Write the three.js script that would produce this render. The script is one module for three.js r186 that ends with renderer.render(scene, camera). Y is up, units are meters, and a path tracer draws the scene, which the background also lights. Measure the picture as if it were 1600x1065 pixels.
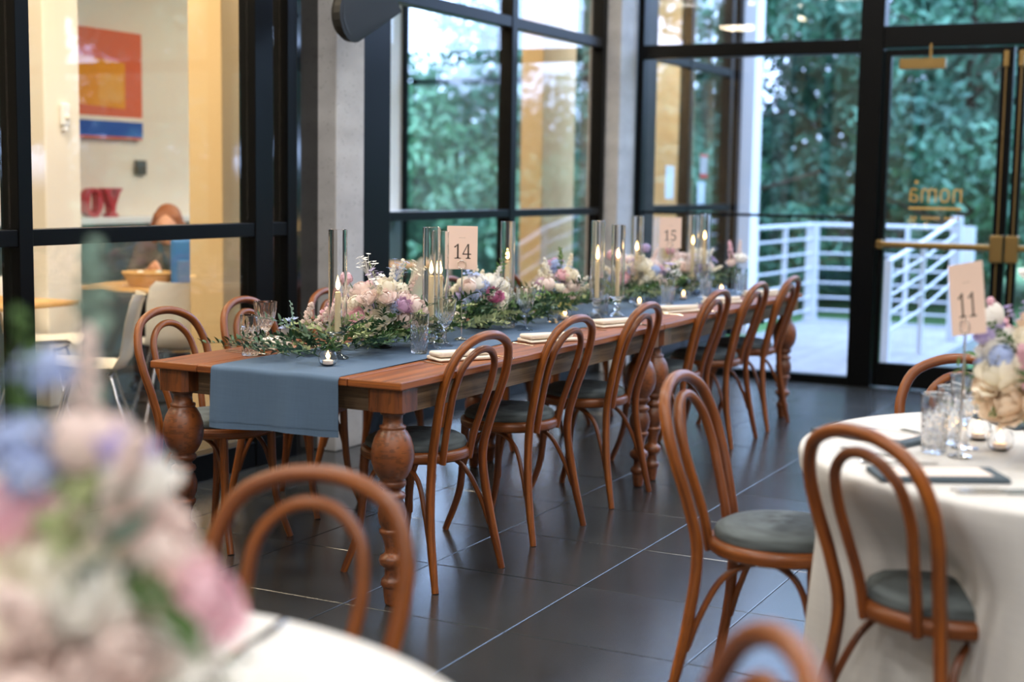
import * as THREE from 'three';
import { RoundedBoxGeometry } from 'three/addons/geometries/RoundedBoxGeometry.js';
import { ConvexGeometry } from 'three/addons/geometries/ConvexGeometry.js';
import { TextGeometry } from 'three/addons/geometries/TextGeometry.js';
import { FontLoader } from 'three/addons/loaders/FontLoader.js';
import { MarchingCubes } from 'three/addons/objects/MarchingCubes.js';
import { mergeGeometries } from 'three/addons/utils/BufferGeometryUtils.js';
import { RectAreaLightUniformsLib } from 'three/addons/lights/RectAreaLightUniformsLib.js';

// ---------------------------------------------------------------- camera, sky, exposure
const scene = new THREE.Scene();
const renderer = new THREE.WebGLRenderer({ antialias: true });
renderer.toneMapping = THREE.LinearToneMapping;
renderer.toneMappingExposure = 1.3;
renderer.shadowMap.enabled = true;
RectAreaLightUniformsLib.init();
const R = Math.PI / 180;
const camera = new THREE.PerspectiveCamera(2 * Math.atan(532.5 / 2236) / R, 1600 / 1065, 0.1, 200);
camera.rotation.order = 'YXZ';
camera.position.set(0, 1.43, 0);
camera.rotation.set(-6.328 * R, 26.95 * R, 0.902 * R);
camera.focus = 5.25; camera.userData.fStop = 1.5;
const SKY = [2.5, 3.5, 5.6];
{ // an even overcast evening sky: soft cloud texture, a little brighter towards the zenith
  const W = 512, H = 256, d = new Float32Array(W * H * 4);
  for (let y = 0; y < H; y++) for (let x = 0; x < W; x++) {
    const el = (y + 0.5) / H * Math.PI - Math.PI / 2, az = (x + .5) / W * 2 * Math.PI, up = Math.max(0, Math.sin(el));
    const cl = 0.05 * Math.sin(3 * az + 5 * up) + 0.04 * Math.sin(7 * az - 9 * up + 1) + 0.03 * Math.sin(13 * az + 17 * up);
    const k = (0.92 + 0.2 * up) * (1 + cl);
    for (let c = 0; c < 3; c++) d[(y * W + x) * 4 + c] = el < 0 ? 0.12 : SKY[c] * k;
    d[(y * W + x) * 4 + 3] = 1;
  }
  const t = new THREE.DataTexture(d, W, H, THREE.RGBAFormat, THREE.FloatType);
  t.mapping = THREE.EquirectangularReflectionMapping; t.magFilter = THREE.LinearFilter; t.needsUpdate = true;
  scene.background = t;
}
const UNSEEN_ROOM_LAMP = { color: [1.0, 0.96, 0.92], L: 38 }, UNSEEN_CAFE_LAMP = { color: [1.0, 0.82, 0.56], L: 40 };  // unseen ceiling lamps, colour and strength chosen to light room and cafe

// ---------------------------------------------------------------- helpers
const V = (x, y, z) => new THREE.Vector3(x, y, z);
let seed = 7;
const rnd = () => { seed = (seed + 0x6d2b79f5) | 0; let t = Math.imul(seed ^ (seed >>> 15), 1 | seed); t = (t + Math.imul(t ^ (t >>> 7), 61 | t)) ^ t; return ((t ^ (t >>> 14)) >>> 0) / 4294967296; };
const rr = (a, b) => a + (b - a) * rnd();
const pick = (a) => a[Math.floor(rnd() * a.length)];
const clean = (g) => {
  g = g.index ? g.toNonIndexed() : g;
  for (const k of Object.keys(g.attributes)) if (!['position', 'normal', 'uv'].includes(k)) g.deleteAttribute(k);
  if (!g.attributes.normal) g.computeVertexNormals();
  if (!g.attributes.uv) g.setAttribute('uv', new THREE.BufferAttribute(new Float32Array(g.attributes.position.count * 2), 2));
  g.morphAttributes = {}; g.clearGroups();
  return g;
};
const join = (gs) => { gs = [].concat(gs); return gs.length === 1 ? gs[0] : mergeGeometries(gs.map(clean)); };
const put = (g, x = 0, y = 0, z = 0, rx = 0, ry = 0, rz = 0) => g.applyMatrix4(new THREE.Matrix4().compose(V(x, y, z), new THREE.Quaternion().setFromEuler(new THREE.Euler(rx, ry, rz, 'YXZ')), V(1, 1, 1)));
const used = new Map();
const numbered = (n) => { const k = used.get(n) || 0; used.set(n, k + 1); return k ? n + '_' + String(k).padStart(3, '0') : n; };
const shade = (m) => { m.castShadow = true; m.receiveShadow = true; return m; };
function obj(name, gs, mat, parent) {
  const m = shade(new THREE.Mesh(join(gs), mat));
  m.name = parent ? name : numbered(name); (parent || scene).add(m); return m;
}
function tag(o, label, category, group, kind) { o.userData.label = label; if (category) o.userData.category = category; if (group) o.userData.group = group; if (kind) o.userData.kind = kind; return o; }
function thing(name, label, category, p = [0, 0, 0], turn = 0, group, kind) {
  const o = new THREE.Group(); o.name = numbered(name); scene.add(o); o.position.set(...p); o.rotation.y = turn; return tag(o, label, category, group, kind);
}
function dup(root, p, turn, label, group) {
  const r = root.clone(); r.name = numbered(root.name.replace(/_\d{3}$/, '')); scene.add(r); r.position.set(...p); r.rotation.set(0, turn, 0);
  r.userData = { ...root.userData }; if (label) r.userData.label = label; if (group) r.userData.group = group; return r;
}
const box = (x0, x1, y0, y1, z0, z1) => put(new THREE.BoxGeometry(Math.abs(x1 - x0), Math.abs(y1 - y0), Math.abs(z1 - z0)), (x0 + x1) / 2, (y0 + y1) / 2, (z0 + z1) / 2);
const rbox = (x0, x1, y0, y1, z0, z1, r = 0.004, s = 1) => put(new RoundedBoxGeometry(Math.abs(x1 - x0), Math.abs(y1 - y0), Math.abs(z1 - z0), s, r), (x0 + x1) / 2, (y0 + y1) / 2, (z0 + z1) / 2);
function metreUV(g, s = 1, ou = 0, ov = 0, swap = false) { // uv in metres, projected along each face's own normal
  g = clean(g); const p = g.attributes.position, n = g.attributes.normal, uv = g.attributes.uv;
  for (let i = 0; i < p.count; i++) {
    const ax = Math.abs(n.getX(i)), ay = Math.abs(n.getY(i)), az = Math.abs(n.getZ(i)), x = p.getX(i), y = p.getY(i), z = p.getZ(i);
    let a, b; if (ay >= ax && ay >= az) { a = z; b = x; } else if (ax >= az) { a = z; b = y; } else { a = x; b = y; }
    if (swap) [a, b] = [b, a];
    uv.setXY(i, a * s + ou, b * s + ov);
  }
  return g;
}
// a round bar along points; r may be a function of t
function bar(pts, r, seg = 24, rad = 8, tension = 0.5) {
  const c = new THREE.CatmullRomCurve3(pts, false, 'centripetal', tension), fr = c.computeFrenetFrames(seg, false), P = [], N = [], U = [], I = [], len = c.getLength();
  const rad_ = typeof r === 'function' ? r : () => r;
  for (let i = 0; i <= seg; i++) {
    const t = i / seg, o = c.getPointAt(t), q = rad_(t);
    for (let j = 0; j <= rad; j++) {
      const a = j / rad * 2 * Math.PI, n = fr.normals[i].clone().multiplyScalar(Math.cos(a)).addScaledVector(fr.binormals[i], Math.sin(a));
      P.push(o.x + n.x * q, o.y + n.y * q, o.z + n.z * q); N.push(n.x, n.y, n.z); U.push(t * len, j / rad * 2 * Math.PI * q);
      if (i < seg && j < rad) { const k = i * (rad + 1) + j; I.push(k, k + rad + 1, k + 1, k + 1, k + rad + 1, k + rad + 2); }
    }
  }
  for (const e of [0, seg]) {
    const o = c.getPointAt(e / seg), t = fr.tangents[e].clone().multiplyScalar(e ? 1 : -1), b = P.length / 3;
    P.push(o.x, o.y, o.z); N.push(t.x, t.y, t.z); U.push(0, 0);
    for (let j = 0; j <= rad; j++) { const k = (e * (rad + 1) + j) * 3; P.push(P[k], P[k + 1], P[k + 2]); N.push(t.x, t.y, t.z); U.push(0, 0); }
    for (let j = 0; j < rad; j++) e ? I.push(b, b + 2 + j, b + 1 + j) : I.push(b, b + 1 + j, b + 2 + j);
  }
  for (let i = 0; i < I.length; i += 3) [I[i + 1], I[i + 2]] = [I[i + 2], I[i + 1]];
  const g = new THREE.BufferGeometry(); g.setAttribute('position', new THREE.Float32BufferAttribute(P, 3)); g.setAttribute('normal', new THREE.Float32BufferAttribute(N, 3)); g.setAttribute('uv', new THREE.Float32BufferAttribute(U, 2)); g.setIndex(I);
  return g;
}
const lathe = (pts, seg = 32) => new THREE.LatheGeometry(pts.map(([r, y]) => new THREE.Vector2(r, y)), seg);
function grid(nu, nv, f) { // f(u, v) -> [x, y, z], u and v in 0..1
  const P = [], U = [], I = [];
  for (let j = 0; j <= nv; j++) for (let i = 0; i <= nu; i++) {
    P.push(...f(i / nu, j / nv)); U.push(i / nu, j / nv);
    if (i < nu && j < nv) { const k = j * (nu + 1) + i; I.push(k, k + 1, k + nu + 1, k + 1, k + nu + 2, k + nu + 1); }
  }
  const g = new THREE.BufferGeometry(); g.setAttribute('position', new THREE.Float32BufferAttribute(P, 3)); g.setAttribute('uv', new THREE.Float32BufferAttribute(U, 2)); g.setIndex(I); g.computeVertexNormals(); return g;
}
function turnTo(dir) { return Math.atan2(dir[0], dir[1]); } // rotation.y that points local +z along (x, z)

// ---------------------------------------------------------------- textures (tileable noise)
const hash = (x, y) => { let h = Math.imul(x, 374761393) + Math.imul(y, 668265263); h = Math.imul(h ^ (h >>> 13), 1274126177); return ((h ^ (h >>> 16)) >>> 0) / 4294967296; };
function vn(x, y, px, py) { const X = Math.floor(x), Y = Math.floor(y), f = x - X, g = y - Y, s = f * f * (3 - 2 * f), t = g * g * (3 - 2 * g), w = (a, b) => hash(((a % px) + px) % px, ((b % py) + py) % py);
  return (w(X, Y) * (1 - s) + w(X + 1, Y) * s) * (1 - t) + (w(X, Y + 1) * (1 - s) + w(X + 1, Y + 1) * s) * t; }
function fbm(u, v, px, py, n = 4) { let s = 0, a = 0.5, t = 0; for (let i = 0; i < n; i++) { s += a * vn(u * px, v * py, px, py); t += a; a *= 0.5; px *= 2; py *= 2; } return s / t; }
function tex(w, h, fn, srgb = true, repeat = [1, 1]) {
  const d = new Uint8Array(w * h * 4);
  for (let y = 0; y < h; y++) for (let x = 0; x < w; x++) { const c = fn((x + .5) / w, (y + .5) / h), k = (y * w + x) * 4; for (let i = 0; i < 3; i++) d[k + i] = Math.max(0, Math.min(255, Math.round(255 * (c.length ? c[i] : c)))); d[k + 3] = 255; }
  const t = new THREE.DataTexture(d, w, h); t.wrapS = t.wrapT = THREE.RepeatWrapping; t.magFilter = THREE.LinearFilter; if (srgb) t.colorSpace = THREE.SRGBColorSpace; t.repeat.set(...repeat); t.needsUpdate = true; return t;
}
const mixc = (a, b, t) => a.map((x, i) => x + (b[i] - x) * t), hexc = (h) => [(h >> 16 & 255) / 255, (h >> 8 & 255) / 255, (h & 255) / 255];
const woodTex = (a, b, along, across, rep) => tex(512, 512, (u, v) => {
  const warp = fbm(u, v, 2, 4, 3) * 0.5, g = fbm(u, v + warp * 0.15, along, across, 4), fine = fbm(u, v, along * 4, across * 8, 2);
  const pores = fine > 0.66 ? 0.82 : 1; return mixc(hexc(a), hexc(b), Math.min(1, Math.max(0, g * 1.5 - 0.25))).map((c) => c * pores * (0.9 + 0.2 * fbm(u, v, 3, 3, 2)));
}, true, rep);
const T_chair = woodTex(0x572706, 0xa25915, 3, 16, [1.6, 5]);
const T_top = woodTex(0x66300f, 0xa65e28, 2, 22, [0.8, 2.2]);
const T_apron = woodTex(0x5a4430, 0x8d7357, 2, 20, [1, 2.5]);  // greyer than the legs: cool reflected light is put into this wood colour
const T_leg = woodTex(0x50270f, 0x8a4c22, 3, 14, [2, 2]);
const T_oak = woodTex(0xc9975a, 0xe0b878, 2, 20, [1, 2]);
const T_noise = tex(512, 512, (u, v) => 0.35 + 0.4 * fbm(u, v, 6, 6, 5) + 0.25 * fbm(u + .3, v + .7, 60, 60, 2), false, [1, 1]);
const T_floorRough = tex(512, 512, (u, v) => 0.19 + 0.06 * fbm(u, v, 5, 5, 5) + 0.03 * fbm(u, v, 90, 90, 2), false, [0.8, 0.8]);
const T_floor = tex(512, 512, (u, v) => mixc([0.17, 0.18, 0.182], [0.225, 0.232, 0.232], fbm(u, v, 6, 6, 5) * 0.7 + 0.3 * fbm(u, v, 120, 120, 2)), true, [0.8, 0.8]);
const T_concrete = tex(512, 512, (u, v) => { const p = fbm(u, v, 60, 60, 3) > 0.76 ? 0.9 : 1; return mixc([0.66, 0.65, 0.645], [0.78, 0.775, 0.77], fbm(u, v, 5, 9, 5)).map((c) => c * p); }, true, [1.2, 1.2]);
const T_weave = tex(256, 256, (u, v) => 0.5 + 0.25 * Math.sin(u * 2 * Math.PI * 32) * Math.sin(v * 2 * Math.PI * 32) + 0.25 * (fbm(u, v, 32, 64, 2) - 0.5), false, [18, 18]);
const T_slub = tex(256, 256, (u, v) => { const k = 0.93 + 0.07 * (0.5 * fbm(u, v, 4, 90, 3) + 0.5 * fbm(u, v, 90, 4, 3)); return [k, k, k]; }, true, [4, 4]);
const T_velvet = tex(256, 256, (u, v) => { const k = 0.55 + 0.6 * fbm(u, v, 4, 4, 4); return [k * 0.97, k, k]; }, true, [2.2, 2.2]);

// ---------------------------------------------------------------- materials
const S = (o) => new THREE.MeshStandardMaterial(o), P = (o) => new THREE.MeshPhysicalMaterial(o);
const M = {
  chair: P({ map: T_chair, roughness: 0.42, clearcoat: 0.18, clearcoatRoughness: 0.25 }),
  chair2: P({ map: T_chair, color: 0xffd2b0, roughness: 0.36, clearcoat: 0.35, clearcoatRoughness: 0.25 }),
  cushion: P({ map: T_velvet, color: 0x666c6e, roughness: 0.8, sheen: 0.5, sheenColor: new THREE.Color(0x8e9294), sheenRoughness: 0.4 }),
  top: P({ map: T_top, roughness: 0.5, clearcoat: 0.08, clearcoatRoughness: 0.3 }),
  apron: S({ map: T_apron, roughness: 0.65 }),
  leg: P({ map: T_leg, roughness: 0.4, clearcoat: 0.3, clearcoatRoughness: 0.3 }),
  runner: S({ map: T_slub, color: 0x58708b, roughness: 0.9, bumpMap: T_weave, bumpScale: 0.0006 }),
  cloth: S({ map: T_slub, color: 0xdedcd9, roughness: 0.92, bumpMap: T_weave, bumpScale: 0.0004 }),
  napkin: S({ map: T_slub, color: 0xf2e6d6, roughness: 0.95 }),
  charcoal: S({ map: T_slub, color: 0x56646f, roughness: 0.95 }),
  paper: S({ color: 0xf3e3da, roughness: 0.8 }),
  tile: P({ map: T_floor, roughnessMap: T_floorRough, roughness: 1, ior: 1.85 }),
  grout: S({ color: 0x2a2c2c, roughness: 0.9 }),
  concrete: S({ map: T_concrete, roughness: 0.85, bumpMap: T_noise, bumpScale: 0.0005 }),
  frame: P({ color: 0x050607, roughness: 0.36, specularIntensity: 0.3 }),
  gloss: P({ color: 0x07090b, roughness: 0.12, clearcoat: 1, clearcoatRoughness: 0.05 }),
  pane: P({ color: 0xffffff, transmission: 1, thickness: 0, roughness: 0, ior: 1.52 }),
  plaster: S({ color: 0xe6dfd2, roughness: 0.9, bumpMap: T_noise, bumpScale: 0.0006 }),
  beige: S({ color: 0xe2c494, roughness: 0.9, bumpMap: T_noise, bumpScale: 0.0006 }),
  greyWall: S({ color: 0x8d8a86, roughness: 0.9 }),
  ceil: S({ color: 0xdedbd5, roughness: 0.95 }),
  dark: S({ color: 0x101112, roughness: 0.6 }),
  grille: S({ color: 0x0a0b0c, roughness: 0.55, bumpMap: T_weave, bumpScale: 0.001 }),
  brass: P({ color: 0x94794a, metalness: 0.9, roughness: 0.38 }),
  steel: P({ color: 0xd6d3cd, metalness: 1, roughness: 0.14 }),
  chrome: P({ color: 0xe2e2e2, metalness: 1, roughness: 0.1 }),
  crystal: P({ color: 0xffffff, transmission: 1, thickness: 0.01, roughness: 0, ior: 1.5 }),
  thin: P({ color: 0xffffff, transmission: 1, thickness: 0, roughness: 0, ior: 1.5 }),
  wax: S({ color: 0xf3e2b8, roughness: 0.55 }),
  tealight: S({ color: 0xf2e6e0, roughness: 0.6 }),
  wick: S({ color: 0x17120e, roughness: 0.9 }),
  flame: S({ color: 0x000000, emissive: new THREE.Color(1.0, 0.62, 0.22), emissiveIntensity: 9 }),
  lampGlow: S({ color: 0xffffff, emissive: new THREE.Color(1, 0.92, 0.8), emissiveIntensity: 2.5 }),
  stem: S({ color: 0x5b7a3c, roughness: 0.7 }),
  leafDark: S({ color: 0x2f5132, roughness: 0.45 }),
  leafMid: S({ color: 0x55793f, roughness: 0.6 }),
  leafPale: S({ color: 0xa9b583, roughness: 0.7 }),
  leafGrey: S({ color: 0x7f9a8c, roughness: 0.7 }),
  shell: P({ color: 0xf4efe4, roughness: 0.3, clearcoat: 0.4 }),
  oak: S({ map: T_oak, roughness: 0.5 }),
  terrace: S({ map: T_concrete, color: 0xcdd2da, roughness: 0.8 }),
  white: S({ color: 0xe8ebee, roughness: 0.5 }),
  railPaint: S({ color: 0xc9ced6, roughness: 0.45 }),
  lawn: S({ color: 0x4c7a45, roughness: 0.95 }),
  bark: S({ color: 0x4b3e33, roughness: 0.95 }),
};
const petalMat = {}; for (const [k, c] of Object.entries({ cream: 0xfbf5e4, white: 0xfcfaf5, blush: 0xfaeae4, pink: 0xf5cfda, mauve: 0xd6b4d0, lav: 0xc8bce6, blue: 0xb4c6ee, peach: 0xf7e2c8, rose: 0xcf7fa6, yellow: 0xdcc27c })) petalMat[k] = P({ color: c, roughness: 0.9, transmission: 0.3, thickness: 0 });
const font = await new FontLoader().loadAsync('fonts/droid/droid_sans_regular.typeface.json');
const fontSerif = await new FontLoader().loadAsync('fonts/droid/droid_serif_bold.typeface.json');

// ---------------------------------------------------------------- the room: floor
const XL = -4.36, ZB = -10.35, CEIL = 4.4, XR = 3.6, ZF = 3.2;
const floor = thing('floor', 'dark charcoal stone tile floor of the glazed dining room', 'floor', [0, 0, 0], 0, null, 'structure');
obj('bed', box(-4.5, XR + .2, -0.2, -0.004, ZB - 0.1, ZF + .2), M.grout, floor);
{
  const PX = 0.617, PZ = 0.595, ox = -2.024, oz = -3.963, j = 0.0022, vars = [];
  for (let k = 0; k < 5; k++) {
    const a = PX / 2 - j, b = PZ / 2 - j, c = 0.0015, y = -0.0015;
    const q = (p) => p.flatMap(([x, yy, z]) => [x, yy, z]);
    const t = [[-a + c, 0, -b + c], [a - c, 0, -b + c], [a - c, 0, b - c], [-a + c, 0, b - c]], m = [[-a, y, -b], [a, y, -b], [a, y, b], [-a, y, b]], s = m.map(([x, , z]) => [x, -0.01, z]);
    const pos = []; const quad = (p0, p1, p2, p3) => pos.push(...q([p0, p2, p1, p0, p3, p2]));
    quad(t[0], t[1], t[2], t[3]); for (let i = 0; i < 4; i++) { const n = (i + 1) % 4; quad(m[i], m[n], t[n], t[i]); quad(s[i], s[n], m[n], m[i]); }
    const g = new THREE.BufferGeometry(); g.setAttribute('position', new THREE.Float32BufferAttribute(pos, 3)); g.computeVertexNormals();
    vars.push(metreUV(g, 1, k * 0.37, k * 0.61, k % 2 === 1));
  }
  const rest = [];
  for (let ix = -4; ix < 9; ix++) for (let iz = -11; iz < 10; iz++) {
    const x = ox + PX * (ix + .5), z = oz + PZ * (iz + .5); if (x > XR || z > ZF || z < ZB + .1) continue;
    const seen = x < 0.6 && z < -1.4;
    if (seen) { const m = obj('tile', vars[Math.floor(hash(ix + 50, iz + 90) * 5)], M.tile, floor); m.position.set(x, (hash(ix + 9, iz + 20) - .5) * 0.0006, z); }
    else rest.push(put(vars[0].clone(), x, 0, z));
  }
  obj('tile_field', rest, M.tile, floor).userData.kind = 'stuff';
}
// ---------------------------------------------------------------- walls and glazing
const struct = (name, label, cat = 'window') => thing(name, label, cat, [0, 0, 0], 0, null, 'structure');
const glassX = (n, x, z0, z1, y0, y1) => obj('pane', box(x - 0.006, x + 0.006, y0, y1, z0, z1), M.pane, n);
const glassZ = (n, z, x0, x1, y0, y1) => obj('pane', box(x0, x1, y0, y1, z - 0.006, z + 0.006), M.pane, n);
{ // glass partition to the cafe, nearest part
  const w = struct('window_1', 'black framed glass partition looking into the cafe with white chairs');
  const mull = (z0, z1, d = 0.05) => obj('mullion', rbox(XL - d, XL + d, 0, CEIL, z0, z1), M.frame, w);
  const rail = (y0, y1, z0, z1, d = 0.045) => obj('transom', rbox(XL - d, XL + d, y0, y1, z0, z1), M.frame, w);
  const zs = [[ZF, ZF], [0.9, 0.825], [-1.65, -1.725], [-4.165, -4.24], [-5.69, -5.835], [-5.955, -6.035]];
  for (let i = 1; i < zs.length; i++) mull(zs[i][1], zs[i][0]);
  for (let i = 0; i < zs.length - 1; i++) {
    const a = zs[i][1], b = zs[i + 1][0];
    rail(0, 0.125, b, a); rail(1.145, 1.212, b, a); rail(3.05, 3.13, b, a); rail(CEIL - .1, CEIL, b, a);
    glassX(w, XL, b, a, 0.125, 1.145); glassX(w, XL, b, a, 1.212, 3.05); glassX(w, XL, b, a, 3.13, CEIL - .1);
  }
  const t = struct('trim_1', 'glossy black metal panel beside the concrete column', 'wall panel');
  obj('panel', rbox(XL - .05, -4.312, 0, CEIL, -6.262, -6.035, 0.003), M.gloss, t); obj('edge_strip', rbox(XL - .05, -4.306, 0, CEIL, -6.285, -6.262, 0.002), M.frame, t);
  tag(obj('concrete_column', metreUV(rbox(-4.46, -4.2, 0, CEIL, -6.49, -6.222, 0.008, 2)), M.concrete), 'pale concrete column behind the first candle holder, under the speaker', 'column', null, 'structure');
  tag(obj('concrete_column', metreUV(rbox(-4.46, -4.2, 0, CEIL, -10.285, -9.97, 0.008, 2)), M.concrete), 'pale concrete column in the corner between the two glass walls', 'column', null, 'structure');
  const w2 = struct('window_2', 'large gridded window of the cafe wall behind the flower arrangements');
  const z0 = -9.97, z1 = -6.49, mid = [-8.5, -8.42];
  obj('jamb', rbox(XL - .05, XL + .05, 0, CEIL, -6.93, z1), M.frame, w2); obj('jamb', rbox(XL - .05, XL + .05, 0, CEIL, z0, z0 + .07), M.frame, w2); obj('mullion', rbox(XL - .05, XL + .05, 0, CEIL, mid[0], mid[1]), M.frame, w2);
  for (const [a, b] of [[z0 + .07, mid[0]], [mid[1], -6.93]]) {
    for (const [y0, y1] of [[0, 0.09], [1.2, 1.25], [2.43, 2.5], [3.7, 3.78], [CEIL - .08, CEIL]]) obj('transom', rbox(XL - .045, XL + .045, y0, y1, a, b), M.frame, w2);
    for (const [y0, y1] of [[0.09, 1.2], [1.25, 2.43], [2.5, 3.7], [3.78, CEIL - .08]]) glassX(w2, XL, a, b, y0, y1);
  }
}
const doors = [];
{ // back wall
  const w = struct('window_3', 'tall black framed back window beside the entrance doors');
  obj('jamb', rbox(-4.2, -4.15, 0, CEIL, ZB - .05, ZB + .05), M.frame, w);
  obj('post', rbox(-2.502, -2.335, 0, CEIL, ZB - .07, ZB + .07), M.frame, w);
  for (const [y0, y1, d] of [[0, 0.06, .05], [1.205, 1.226, .02], [2.378, 2.478, .055], [CEIL - .1, CEIL, .05]]) obj('transom', rbox(-4.15, -2.502, y0, y1, ZB - d, ZB + d), M.frame, w);
  for (const [y0, y1] of [[0.06, 1.205], [1.226, 2.378], [2.478, CEIL - .1]]) glassZ(w, ZB, -4.15, -2.502, y0, y1);
  const w4 = struct('window_4', 'window above the entrance doors showing leafy tree tops');
  obj('header', rbox(-2.335, -0.56, 2.41, 2.56, ZB - .06, ZB + .06), M.frame, w4); obj('transom', rbox(-2.335, -0.56, CEIL - .1, CEIL, ZB - .05, ZB + .05), M.frame, w4);
  glassZ(w4, ZB, -2.335, -0.56, 2.56, CEIL - .1);
  const w5 = struct('window_5', 'glazed back wall continuing past the entrance doors');
  for (const x of [-0.56, 1.4, 3.4]) obj('post', rbox(x, x + .16, 0, CEIL, ZB - .07, ZB + .07), M.frame, w5);
  for (const [a, b] of [[-0.4, 1.4], [1.56, 3.4]]) { for (const [y0, y1] of [[0, .06], [2.378, 2.478], [CEIL - .1, CEIL]]) obj('transom', rbox(a, b, y0, y1, ZB - .05, ZB + .05), M.frame, w5); glassZ(w5, ZB, a, b, .06, 2.378); glassZ(w5, ZB, a, b, 2.478, CEIL - .1); }
  const leaf = (n, label, x0, x1, flip) => {
    const d = struct(n, label, 'door'); doors.push(d);
    const a = flip ? x0 + .06 : x0 + .045, b = flip ? x1 - .045 : x1 - .085;
    obj('stile', rbox(x0, a, 0.01, 2.40, ZB - .03, ZB + .03), M.frame, d); obj('stile', rbox(b, x1, 0.01, 2.40, ZB - .03, ZB + .03), M.frame, d);
    obj('rail', rbox(a, b, 0.01, 0.18, ZB - .03, ZB + .03), M.frame, d); obj('rail', rbox(a, b, 2.354, 2.40, ZB - .03, ZB + .03), M.frame, d);
    glassZ(d, ZB, a, b, 0.18, 2.354);
    const hx = flip ? x0 + .035 : x1 - .045, zf = ZB + .03, bar_ = obj('push_bar', flip ? rbox(hx + .03, x1 - .02, 1.01, 1.055, zf + .035, zf + .075, .015, 2) : rbox(x0 + .01, hx - .03, 1.01, 1.055, zf + .035, zf + .075, .015, 2), M.brass, d); bar_.userData.label = 'brass push bar';
    obj('latch_case', rbox(hx - .045, hx + .045, 0.93, 1.12, zf, zf + .08, .012, 2), M.brass, bar_); obj('hinge_case', rbox((flip ? x1 - .06 : x0 + .005), (flip ? x1 - .01 : x0 + .05), 1.0, 1.065, zf, zf + .075, .01, 2), M.brass, bar_);
    obj('rod', bar([V(hx, 1.12, zf + .03), V(hx, 1.6, zf + .03), V(hx, 2.36, zf + .03)], .006, 4), M.brass, d); obj('rod', bar([V(hx, .93, zf + .03), V(hx, .5, zf + .03), V(hx, .03, zf + .03)], .006, 4), M.brass, d);
    obj('rod_guide', rbox(hx - .018, hx + .018, 2.26, 2.37, zf, zf + .05, .005), M.brass, d);
    return d;
  };
  const d1 = leaf('door_1', 'glass entrance door with noma lettering and brass push bar', -2.33, -1.46, false);
  leaf('door_2', 'second glass entrance door mostly hidden by the flowers', -1.44, -0.57, true);
  obj('closer', rbox(-2.22, -1.905, 2.255, 2.33, ZB + .03, ZB + .085, .006), M.brass, d1);
  obj('closer_arm', rbox(-2.02, -2.0, 2.33, 2.43, ZB + .05, ZB + .065, .003), M.brass, d1);
  const tg = new TextGeometry('noma', { font, size: 0.13, depth: 0.001, curveSegments: 4 }); tg.computeBoundingBox(); const bb = tg.boundingBox; tg.translate(-(bb.min.x + bb.max.x) / 2, 0, 0);
  const k = 0.36 / (bb.max.x - bb.min.x); tg.scale(k, 1, 1); put(tg, -1.945, 1.335, ZB - .0072, 0, Math.PI, 0);
  const marks = []; for (let i = 0; i < 13; i++) if (i !== 2 && i !== 8) marks.push(box(-2.115 + i * .0265, -2.097 + i * .0265, 1.215, 1.235, ZB - .0075, ZB - .0068));
  const let_ = obj('lettering', [tg, box(-2.127, -1.765, 1.283, 1.302, ZB - .0075, ZB - .0068), put(new THREE.CylinderGeometry(.014, .014, .001, 12), -2.08, 1.475, ZB - .007, Math.PI / 2), ...marks], S({ color: 0xc9a255, roughness: 0.6 }), d1); let_.userData.label = 'mirrored gold noma lettering';
}
{ // right, front wall, ceiling
  tag(obj('wall_right', box(XR, XR + .2, -.2, CEIL + .2, ZB - .1, ZF), M.greyWall), 'unseen plain grey wall closing the dining room', 'wall', null, 'structure');  // out of view, closed and dull so the black frames reflect little light
  tag(obj('wall_front', box(-9.2, XR + .2, -.2, CEIL + .2, ZF, ZF + .2), M.greyWall), 'plain plaster wall behind the camera', 'wall', null, 'structure');
  tag(obj('ceiling', box(XL - .1, XR + .2, CEIL, CEIL + .2, ZB - .1, ZF + .2), M.ceil), 'plain white ceiling of the dining room', 'ceiling', null, 'structure');
}
function unseenCeilingLamp(x, y, z, lamp, w, label) {  // panel lamp out of view, placed for the light it gives below
  const o = thing('unseen_ceiling_light', label, 'ceiling light', [x, y, z], 0, 'unseen ceiling panels');
  obj('trim_ring', [box(-w / 2 - .03, w / 2 + .03, -.02, 0, -w / 2 - .03, -w / 2), box(-w / 2 - .03, w / 2 + .03, -.02, 0, w / 2, w / 2 + .03), box(-w / 2 - .03, -w / 2, -.02, 0, -w / 2, w / 2), box(w / 2, w / 2 + .03, -.02, 0, -w / 2, w / 2)], M.white, o);
  obj('diffuser', box(-w / 2, w / 2, -.012, 0, -w / 2, w / 2), M.lampGlow, o);
  const l = new THREE.RectAreaLight(new THREE.Color().setRGB(...lamp.color), lamp.L, w, w); l.position.set(0, -0.022, 0); l.rotation.x = -Math.PI / 2; o.add(l); return o;
}
for (const [x, wx] of [[-2.9, 'above the long table'], [-0.2, 'above the aisle tables'], [2.4, 'along the plain grey wall']]) for (const [z, wz] of [[-7.6, 'nearest the entrance doors'], [-4.2, 'mid room'], [-0.9, 'over the near table'], [2.0, 'lighting from behind the camera']]) unseenCeilingLamp(x, CEIL, z, UNSEEN_ROOM_LAMP, 0.6, `unseen square ceiling panel light ${wx}, ${wz}`);  // unseen lamps; the row behind the camera lights surfaces facing it

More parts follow.
